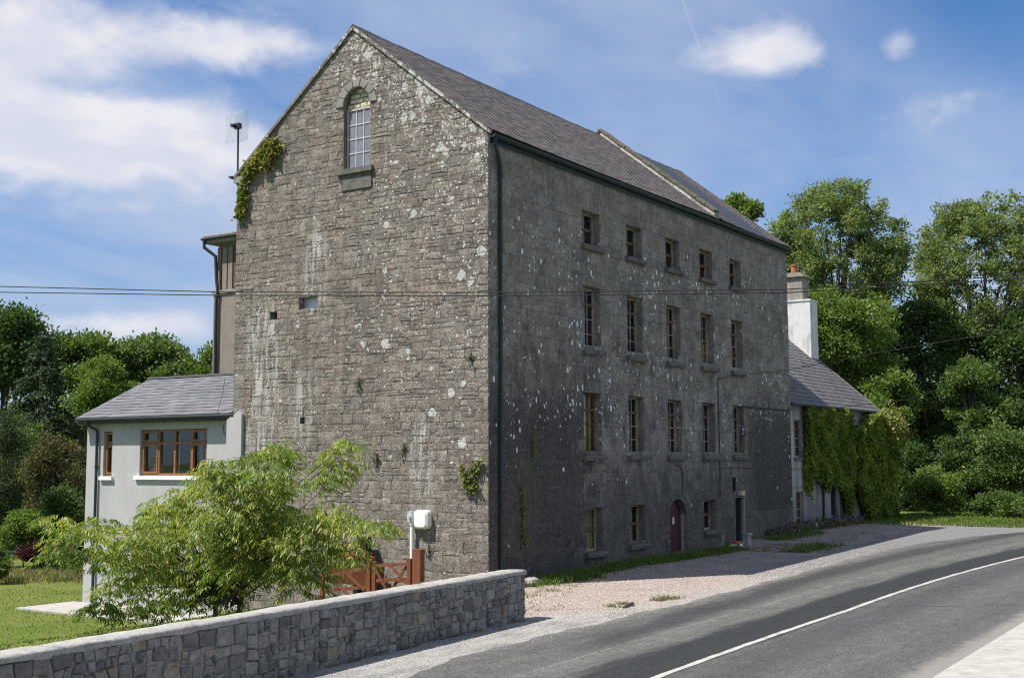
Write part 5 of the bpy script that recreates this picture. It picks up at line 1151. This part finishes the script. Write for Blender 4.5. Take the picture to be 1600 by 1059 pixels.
creeper('creeper', 'green creeper hanging over the middle of the stained house front, above its dark door', curtain_fn(24.9, 31.2, lambda x: 5.75+.08*math.sin(x*3), b1, .45, IY), 22000, .15, L_ivy, [[(29.9, IY-.05, .4), (29.8, IY-.08, 2.5), (28.5, IY-.08, 4.4)], [(30.3, IY-.05, .4), (30.4, IY-.08, 3), (30.9, IY-.08, 5)]], 50)
creeper('creeper', 'thin trailing strand of creeper beside the upper window of the stained house', curtain_fn(24.9, 25.7, lambda x: 4.0, lambda x: 1.9+.8*abs(x-25.4), .2, IY), 1500, .12, L_ivy, [[(25.3, IY-.03, 5.4), (25.3, IY-.03, 2.5)]], 51)
b2 = lambda x: float(np.interp(x, [31.2, 31.8, 32.6, 33.0, 36, 39.4], [2.6, 1.8, 1.3, .45, .35, .3]))
creeper('creeper', 'thick dark green creeper covering the whole right end of the stained house', curtain_fn(31.3, 37.6, lambda x: float(np.interp(x, [31.3, 32.4, 33.2, 35.9, 37.2, 37.6], [4.9, 5.1, 5.65, 5.9, 5.9, 5.5])), b2, .75, IY), 36000, .15, L_ivy, [[(34, IY-.05, .4), (34.2, IY-.1, 3), (33.4, IY-.1, 5)], [(36, IY-.05, .4), (35.6, IY-.1, 4)]], 52)
def yrow(g, n): x_ = g.uniform(35.4, 38.3, n); z_ = 5.55+g.normal(size=n)*.3-.35*np.abs(x_-36.8); y_ = IY-.35+g.normal(size=n)*.28; return np.stack([x_, y_, z_-.25*(g.uniform(size=n)**2)*2], -1), np.tile([0, -.7, .5], (n, 1))
creeper('creeper', 'yellowing tuft of creeper spilling past the lower corner of the house roof', yrow, 6500, .15, L_ivyb, [[(36, IY-.1, 4.5), (37.5, IY-.2, 5.6)]], 53)
def onwall(path, wid, dn):   # path in gable coordinates (s, z)
    def fn(g, n):
        i = g.integers(0, len(path)-1, n); f_ = g.uniform(size=n); pa = np.array(path); q = pa[i]+(pa[i+1]-pa[i])*f_[:, None]; q = q+g.normal(size=(n, 2))*wid
        return np.stack([-.05-np.abs(g.normal(size=n))*dn, q[:, 0], q[:, 1]], -1), np.tile([-1, 0, .1], (n, 1))
    return fn
creeper('wall_ivy', 'bright yellow green ivy clinging under the left verge of the mill gable', onwall([(9.35, 12.55), (9.0, 12.85), (8.6, 13.15), (8.2, 13.4), (8.15, 13.25), (8.5, 12.75)], .11, .05), 1900, .13, L_ivyb, [[(-.05, 9.5, 12.5), (-.05, 8.8, 13.2), (-.05, 8.1, 13.9)]], 54, cat='ivy')
creeper('wall_ivy', 'small patch of ochre ivy on the left corner of the gable, below the kneeler', onwall([(9.55, 12.2), (9.45, 11.8), (9.62, 11.3), (9.5, 12.0)], .10, .04), 600, .12, L_ivyb, [[(-.05, 9.6, 11.2), (-.05, 9.5, 12.4)]], 55, cat='ivy')
creeper('wall_ivy', 'sparse dry ivy sprig low down beside the corner downpipe', onwall([(.15, 3.45), (.35, 3.2), (.75, 3.05), (.6, 2.6), (.35, 2.75), (.95, 3.35)], .06, .04), 260, .10, L_ivyb, [[(-.05, .6, 2.5), (-.05, .7, 3.1), (-.05, .3, 3.4)], [(-.05, .5, 2.6), (-.05, .25, 3.4)]], 56, cat='ivy')
for i, (s_, z_, lb) in enumerate([(4.6, 5.75, 'small weed tuft in the gable joints just below mid height'), (.55, 6.3, 'small weed tuft in the gable near the corner downpipe'), (2.0, 1.0, 'small weed tuft in the gable just right of the white box'), (3.9, 3.55, 'small weed tuft in the gable to the upper left of the white pole'), (2.9, 3.8, 'small weed tuft in the gable straight above the white box')]):
    creeper('wall_weed', lb, onwall([(s_, z_), (s_+.08, z_-.15), (s_-.05, z_+.1)], .05, .03), 40, .06, L_brown, [[(-.03, s_, z_-.15), (-.05, s_, z_+.1)]], 60+i, cat='weed')
def lw(path, wid):
    def fn(g, n):
        i = g.integers(0, len(path)-1, n); f_ = g.uniform(size=n); pa = np.array(path); q = pa[i]+(pa[i+1]-pa[i])*f_[:, None]+g.normal(size=(n, 2))*wid
        return np.stack([q[:, 0], -.04-np.abs(g.normal(size=n))*.03, q[:, 1]], -1), np.tile([0, -1, .1], (n, 1))
    return fn
creeper('wall_weed', 'thin vertical streak of green weeds low on the dark side wall near the downpipe', lw([(1.55, 2.7), (1.7, 2.0), (1.6, 1.4), (1.85, 1.1)], .06), 300, .06, L_ivyb, [[(1.6, -.03, .9), (1.7, -.04, 2.7)]], 70, cat='weed')
creeper('wall_weed', 'small green weed streak on the side wall above the weedy streak', lw([(2.15, 4.2), (2.2, 3.5)], .05), 90, .06, L_ivyb, [[(2.2, -.03, 3.4), (2.2, -.04, 4.2)]], 71, cat='weed')

# ------------------------------------------------------------------ the drooping tree in front
g = np.random.default_rng(77)
L0 = [(440, 700, 14), (405, 712, 18), (350, 728, 22), (545, 690, 12), (88, 815, 20), (262, 800, 22), (430, 722, 40), (415, 750, 42), (395, 775, 42), (525, 728, 34), (543, 702, 20), (515, 755, 36), (345, 745, 38), (330, 765, 40), (300, 780, 40), (275, 800, 40), (250, 830, 44), (205, 850, 44), (150, 828, 34), (115, 840, 34), (95, 868, 30), (150, 875, 44), (300, 850, 60), (360, 810, 60), (420, 820, 60), (465, 828, 38), (515, 806, 28), (545, 822, 34), (585, 828, 26), (604, 826, 14), (550, 860, 34), (480, 850, 56), (420, 880, 60), (360, 900, 60), (300, 915, 56), (240, 905, 50), (190, 925, 40), (160, 955, 32), (230, 955, 40), (280, 945, 40), (200, 890, 40), (340, 930, 45), (470, 905, 44), (500, 880, 36), (380, 850, 60), (320, 880, 56), (440, 770, 28)]
ctr = at(350, 870, 25); base = np.array([ctr[0]+.1, ctr[1]+.2, float(G(ctr[0], ctr[1]))])
ft = thing('garden_tree', tuple(base), 'small spreading tree with drooping narrow yellow green leaves behind the boundary wall', 'tree')
lob = []
for (a, b, r_) in L0: d_ = 25+g.uniform(-1.3, 1.6); lob.append((at(a, b, d_), r_*25/FPX))
for i in range(10): d_ = 26.2+g.uniform(0, 1.5); lob.append((at(g.uniform(230, 480), g.uniform(800, 900), d_), .55))
mb = MB(); 
for k in range(4):
    o = base+np.array([g.normal()*.15, g.normal()*.15, 0]); mb.tube([o-np.array([0, 0, .3]), o+np.array([g.normal()*.1, g.normal()*.1, .5]), base+np.array([g.normal()*.5, g.normal()*.5, 1.3])], [.09, .07, .045], 7)
for c, r_ in lob:
    s_ = base+np.array([g.normal()*.12, g.normal()*.12, g.uniform(.4, 1.2)]); md = s_+(c-s_)*.55+np.array([0, 0, .25]); mb.tube([s_, md, c+np.array([0, 0, r_*.0])], [.028, .013, .004], 6)
mb.obj('trunk', M_bark, ft)
P = []; A = []; tw = MB()
tot = sum(r_**2 for _, r_ in lob)
for c, r_ in lob:
    for k in range(int(4400*r_**2/tot)+3):
        d = unit(g.normal(size=3)); d[2] = abs(d[2])*.8 if g.uniform() < .6 else d[2]; s_ = c+d*r_*g.uniform(.2, .95)
        h = np.array([d[0], d[1], 0])+g.normal(size=3)*.5; h[2] = 0; h = h/(np.linalg.norm(h)+1e-6); ln = g.uniform(.2, .42)
        nl = 12; t_ = np.linspace(.08, 1, nl); q = s_+h*(ln*t_)[:, None]; q[:, 2] += .10*t_-.30*ln/.3*t_**2*.6
        sd = np.cross(h, [0, 0, 1]); sgn = np.where(np.arange(nl) % 2, 1, -1)[:, None]
        a = h*.35+sd*sgn*g.uniform(.35, .8, (nl, 1))+g.normal(size=(nl, 3))*.15; a[:, 2] -= g.uniform(.25, 1.1); P.append(q); A.append(a)
        if k % 3 == 0: tw.tube([s_, q[5], q[-1]], [.005, .004, .002], 3, cap=False)
tw.obj('twigs', M_bark, ft, kind='stuff')
P = np.concatenate(P); A = unit(np.concatenate(A)); n_ = len(P)
# narrow leaves of six corners, curling down
B = unit(np.cross(A, g.normal(size=(n_, 3))*.4+np.array([0, 0, 1]))); C_ = np.cross(A, B); ln = g.uniform(.06, .15, n_)[:, None]; w = ln*.25; dn = np.array([0, 0, -1.])
V = np.empty((n_, 6, 3)); V[:, 0] = P; V[:, 1] = P+A*ln*.35+B*w*.5+C_*ln*.04; V[:, 2] = P+A*ln*.7+B*w*.38+dn*ln*.08; V[:, 3] = P+A*ln+dn*ln*.2; V[:, 4] = P+A*ln*.7-B*w*.38+dn*ln*.08; V[:, 5] = P+A*ln*.35-B*w*.5+C_*ln*.04
F = np.concatenate([np.arange(n_)[:, None]*6+np.array([0, 1, 4, 5]), np.arange(n_)[:, None]*6+np.array([1, 2, 3, 4])])
mesh_obj('foliage', V.reshape(-1, 3), F, L_front, ft)

# ------------------------------------------------------------------ grass, gravel, flowers
def blades(name, pts, h0, h1, w, m, g, label=None, cat=None, lean=.35):
    n_ = len(pts); x_, y_ = pts[:, 0], pts[:, 1]; z_ = G(x_, y_); b = np.stack([x_, y_, z_-.01], -1); th = g.uniform(0, 6.283, n_); s_ = np.stack([np.cos(th), np.sin(th), 0*th], -1)*w*.5
    h = g.uniform(h0, h1, n_)[:, None]; ln = np.stack([g.normal(size=n_), g.normal(size=n_), 0*th], -1)*lean*h; up = np.array([0, 0, 1.])
    V = np.empty((n_, 5, 3)); V[:, 0] = b-s_; V[:, 1] = b+s_; V[:, 2] = b+s_*.7+up*h*.55+ln*.35; V[:, 3] = b+up*h+ln; V[:, 4] = b-s_*.7+up*h*.55+ln*.35
    F = np.concatenate([np.arange(n_)[:, None]*5+np.array([0, 1, 2, 4])]); T = np.arange(n_)[:, None]*5+np.array([4, 2, 3])
    me = [list(map(int, f)) for f in F]+[list(map(int, f)) for f in T]
    o = mesh_obj(name, V.reshape(-1, 3), me, m, kind='stuff'); return o
g = np.random.default_rng(90)
def clump(n, x0, x1, fy, sy, thin=0): 
    x_ = g.uniform(x0, x1, n); y_ = np.array([fy(q) for q in x_])+g.normal(size=n)*sy; k = np.sin(x_*5.1+1)+np.sin(x_*11.3)+np.sin(y_*9+x_*3) > thin; p = np.stack([x_, y_], -1)[k]; return p[p[:, 1] < -.03] if True else p
blades('grass', np.concatenate([clump(5200, .4, 3.6, lambda x: -.5-.16*x, .26, -1.2), clump(5200, 3.4, 8.5, lambda x: -.62, .24, -.8), clump(6500, 8, 13.8, lambda x: -.75-.09*(x-8), .26, -1.2), clump(1500, 13.5, 17, lambda x: -3.6, .35, -.4), clump(2200, 18.2, 22.8, lambda x: -.9, .35, -.6)]), .08, .26, .022, L_grass, g)
blades('grass', np.concatenate([clump(900, -.5, .6, lambda x: -5.3, .16, 0), clump(1200, -2.0, 2.8, lambda x: -1.9+.1*x, .3, .5), clump(2600, 13, 17, lambda x: -2.2, .55, .4), clump(1500, 16, 24, lambda x: -3.0, .5, .8), clump(500, -2.2, -1.4, lambda x: -5.0, .12, 0)]), .04, .12, .02, L_straw, g)
fl = np.stack([g.uniform(30, 47, 12000), g.uniform(-8, .4, 12000)], -1); fl = fl[(fl[:, 1] > np.array([edL(q) for q in fl[:, 0]])-0.0)]
blades('grass', fl, .05, .16, .05, L_grass, g)
wf = g.uniform(-15, -5.2, 900); wf = wf[(np.sin(wf*3.1)+np.sin(wf*7.7)) > .2]; blades('grass', np.stack([wf, -4.45-(-wf-5.08)*.0777-.05-np.abs(g.normal(size=len(wf)))*.05], -1), .03, .12, .018, L_straw, g)
ll = np.stack([g.uniform(-22, 3, 30000), g.uniform(-4.2, 24, 30000)], -1); ll = ll[(ll[:, 0] < -1.9) | (ll[:, 1] > 18)]
blades('grass', ll, .03, .075, .03, L_grass, g)
ed = np.array([at(a_, 800, d_)[:2] for a_, d_ in zip(g.uniform(-60, 135, 6000), 53+g.normal(size=6000)*1.2)])
blades('grass', ed, .08, .35, .05, L_straw, g)
# loose gravel stones
def pebbles(name, pts, s0, s1, m, g, zo=.0):
    n_ = len(pts); z_ = G(pts[:, 0], pts[:, 1])+zo; c = np.stack([pts[:, 0], pts[:, 1], z_], -1); r_ = g.uniform(s0, s1, (n_, 1)); O = np.array([[1, 0, 0], [0, 1, 0], [-1, 0, 0], [0, -1, 0], [0, 0, .8]])
    V = c[:, None, :]+O[None]*r_[:, None]*g.uniform(.7, 1.2, (n_, 5, 1)); th = 0
    F = [];  I = np.arange(n_)*5
    F = np.concatenate([np.stack([I+a, I+b, I+4], -1) for a, b in ((0, 1), (1, 2), (2, 3), (3, 0))]); return mesh_obj(name, V.reshape(-1, 3), F, m, kind='stuff')
M_peb = mat('gravel_stones', lambda n: bsdf(n, n.mix(n.isl(), (.24, .19, .16), (.53, .46, .41)), .9, None, .2))
gp_ = np.stack([g.uniform(-5, 16, 26000), g.uniform(-6.6, -.2, 26000)], -1); gp_ = gp_[g.uniform(size=len(gp_)) < np.clip(1.2-(gp_[:, 0]+5)/20, .25, 1)]; gp_ = gp_[(gp_[:, 1] > np.array([edL(q) for q in gp_[:, 0]])-.2)]
pebbles('loose_gravel', gp_, .008, .022, M_peb, g, .008)
M_peb2 = mat('grey_grit', lambda n: bsdf(n, n.mix(n.isl(), (.14, .14, .135), (.42, .41, .39)), .9, None, .2))
vx = g.uniform(-16, -2, 4500); vy = np.array([edL(q) for q in vx])+g.uniform(-.3, 1.6, 4500); pebbles('loose_grit', np.stack([vx, vy], -1)[vy < -4.6-.07*(-vx-5)], .006, .02, M_peb2, g, .014)
# flowers and weeds at the far foot of the walls
def flowerbed(name, label, x0, x1, y_, n, seed, cat='flowers'):
    g = np.random.default_rng(seed); xs_ = g.uniform(x0, x1, n); ys_ = y_+g.normal(size=n)*.22; z0 = G(xs_, ys_); hh = np.abs(g.normal(size=n))*.16+.03
    P_ = np.stack([xs_, ys_, z0+hh], -1); t_ = thing(name, (float((x0+x1)/2), y_, float(z0.mean())), label, cat)
    leaf_mesh('foliage', P_, g.normal(size=P_.shape)+np.array([0, 0, .6]), .11, .45, L_brown, t_, g=g)
    k = g.uniform(size=n) < .22; Q = P_[k]+np.array([0, 0, .1]); leaf_mesh('blossoms', Q, g.normal(size=Q.shape), .07, .9, M_purp, t_, g=g)
flowerbed('flower_border', 'low border of lilac flowers and weeds at the foot of the creeper house', 22.8, 30.5, -.3, 3200, 91)
flowerbed('flower_border', 'straggly weeds with few flowers at the dark right foot of the mill wall', 19.6, 22.6, -.3, 1100, 92)
fr_ = np.random.default_rng(93)
for i in range(9):
    pass
q = np.stack([fr_.uniform(-.9, -.3, 260), fr_.uniform(3.6, 4.95, 260), fr_.uniform(.42, .72, 260)], -1)
o_ = leaf_mesh('flower_foliage', q, fr_.normal(size=q.shape), .10, .5, L_mid, pl_, g=fr_); q2 = q[:110]+np.array([0, 0, .12]); leaf_mesh('blossoms', q2, fr_.normal(size=q2.shape), .08, .95, M_red, pl_, g=fr_)
# boulder by the wall end
def boulder(name, label, c, r3, seed, m=M_rock, cat='rock', group=None):
    g = np.random.default_rng(seed); mb = MB(); V = []; nu, nv = 12, 7
    for j in range(nv+1):
        ph = math.pi*j/nv
        for i in range(nu): th = 2*math.pi*i/nu; k = 1+g.uniform(-.14, .14); V.append((c[0]+r3[0]*math.sin(ph)*math.cos(th)*k, c[1]+r3[1]*math.sin(ph)*math.sin(th)*k, c[2]+r3[2]*math.cos(ph)*k))
    mb.add(V, [(j*nu+i, j*nu+(i+1) % nu, (j+1)*nu+(i+1) % nu, (j+1)*nu+i) for j in range(nv) for i in range(nu)]); return tag(mb.obj(name, m), label, cat, group)
boulder('rock', 'pale rock at the foot of the mill corner beside the wall end', (.9, -.75, .08), (.42, .22, .17), 1); boulder('rock', 'smaller flat rock in the grass right of the pale rock', (1.6, -.75, .06), (.22, .15, .10), 2)
# litter heap, bollard
R = random.Random(44); g = np.random.default_rng(45)
for i, (dx, c_, lb) in enumerate([(0, M_white, 'white crumpled bag at the left end of the litter by the mill wall'), (.28, M_white, 'white crumpled bag in the middle of the litter by the mill wall'), (.72, M_white, 'white crumpled bag at the right end of the litter by the mill wall'), (.42, M_red, 'crumpled red bag standing in the litter by the mill wall'), (.1, M_dkmetal, 'small black bag behind the white litter by the mill wall')]):
    boulder('litter_bag', lb, (13.9+dx, -1.05+(.15 if c_ == M_dkmetal else 0), float(front(13))+(.10 if c_ == M_white else .15)), (.17, .12, .08 if c_ == M_white else .13), 50+i, c_, 'litter', 'litter at the foot of the mill wall')
mb = MB(); mb.tube([(15.8, -.9, .1), (15.8, -.9, .62)], .11, 12); mb.tube([(15.8, -.9, .62), (15.8, -.9, .70)], .16, 12); tag(mb.obj('stone_bollard', M_conc), 'short stone bollard with flat cap in front of the narrow dark door', 'bollard')
mb = MB(); mb.tube([(24.6, -.4, .3), (24.6, -.4, .62), (24.6, -.4, .66)], [.09, .09, .05], 10); tag(mb.obj('white_marker_post', M_white), 'little white post at the foot of the stained house', 'marker post')
# dead branch on the gravel
mb = MB(); mb.tube([(-2.2, -5.3, .03), (-1.7, -5.25, .06), (-1.3, -5.1, .04)], [.03, .035, .015], 6); tag(mb.obj('fallen_stick', M_bark), 'short brown stick lying on the gravel near the road edge', 'stick')
# ------------------------------------------------------------------ overhead wires
def wire(name, label, pts, r_, group=None):
    mb = MB(); pts = [np.array(p) for p in pts]; q = []
    for a, b in zip(pts[:-1], pts[1:]):
        for i in range(8): q.append(a+(b-a)*i/8)
    q.append(pts[-1]); mb.tube(q, r_, 6); return tag(mb.obj(name, M_cable), label, 'cable', group)
for k, (dy, lb) in enumerate(((-4, 'upper of the two parallel overhead cables crossing in front of the mill'), (3, 'lower of the two parallel overhead cables crossing in front of the mill'))):
    q = [(-500, 446), (-200, 449), (0, 452+k), (340, 459), (780, 460), (1230, 455), (1600, 433), (1900, 412), (2300, 380)]
    wire('overhead_cable', lb, [at(a, b+dy*(1.15 if a < 340 else .75), 27.5) for a, b in q], .0125, 'overhead cables')
wire('service_cable', 'thin cable running from the side of the mill out to the upper right', [(15.3, -.05, 6.5), (22.65, -.3, 7.28), tuple(at(1388, 548, 52)), tuple(at(1600, 513, 44)), tuple(at(1800, 470, 38))], .014, 'service cables')
wire('service_cable', 'thin cable running from the eaves of the creeper house out to the right', [(25.5, -.2, 5.6), tuple(at(1415, 624, 50)), tuple(at(1600, 567, 42)), tuple(at(1800, 500, 36))], .013, 'service cables')

# ------------------------------------------------------------------ names for what nobody could count
STUFF = {'distant_wood': ('far off mass of green woodland behind the separate trees', 'woodland'), 'loose_gravel': ('pinkish loose gravel stones scattered over the forecourt', 'gravel'), 'loose_grit': ('grey grit scattered on the dusty roadside verge', 'grit')}
GRASS = ['lush green grass growing along the foot of the mill side wall', 'thin straw coloured grass tufts dotted over the gravel', 'green verge grass below the shrubs at the far road bend', 'sparse dry tufts at the foot of the roadside boundary wall', 'short mown blades of the garden lawn', 'tall dry grass along the far edge of the lawn']
gi = 0
for o in list(S.collection.objects):
    if o.parent is None and o.get('kind') == 'stuff':
        b_ = o.name.split('.')[0]
        if b_ in STUFF: tag(o, *STUFF[b_])
        elif b_ == 'grass': tag(o, GRASS[min(gi, 5)], 'grass'); gi += 1
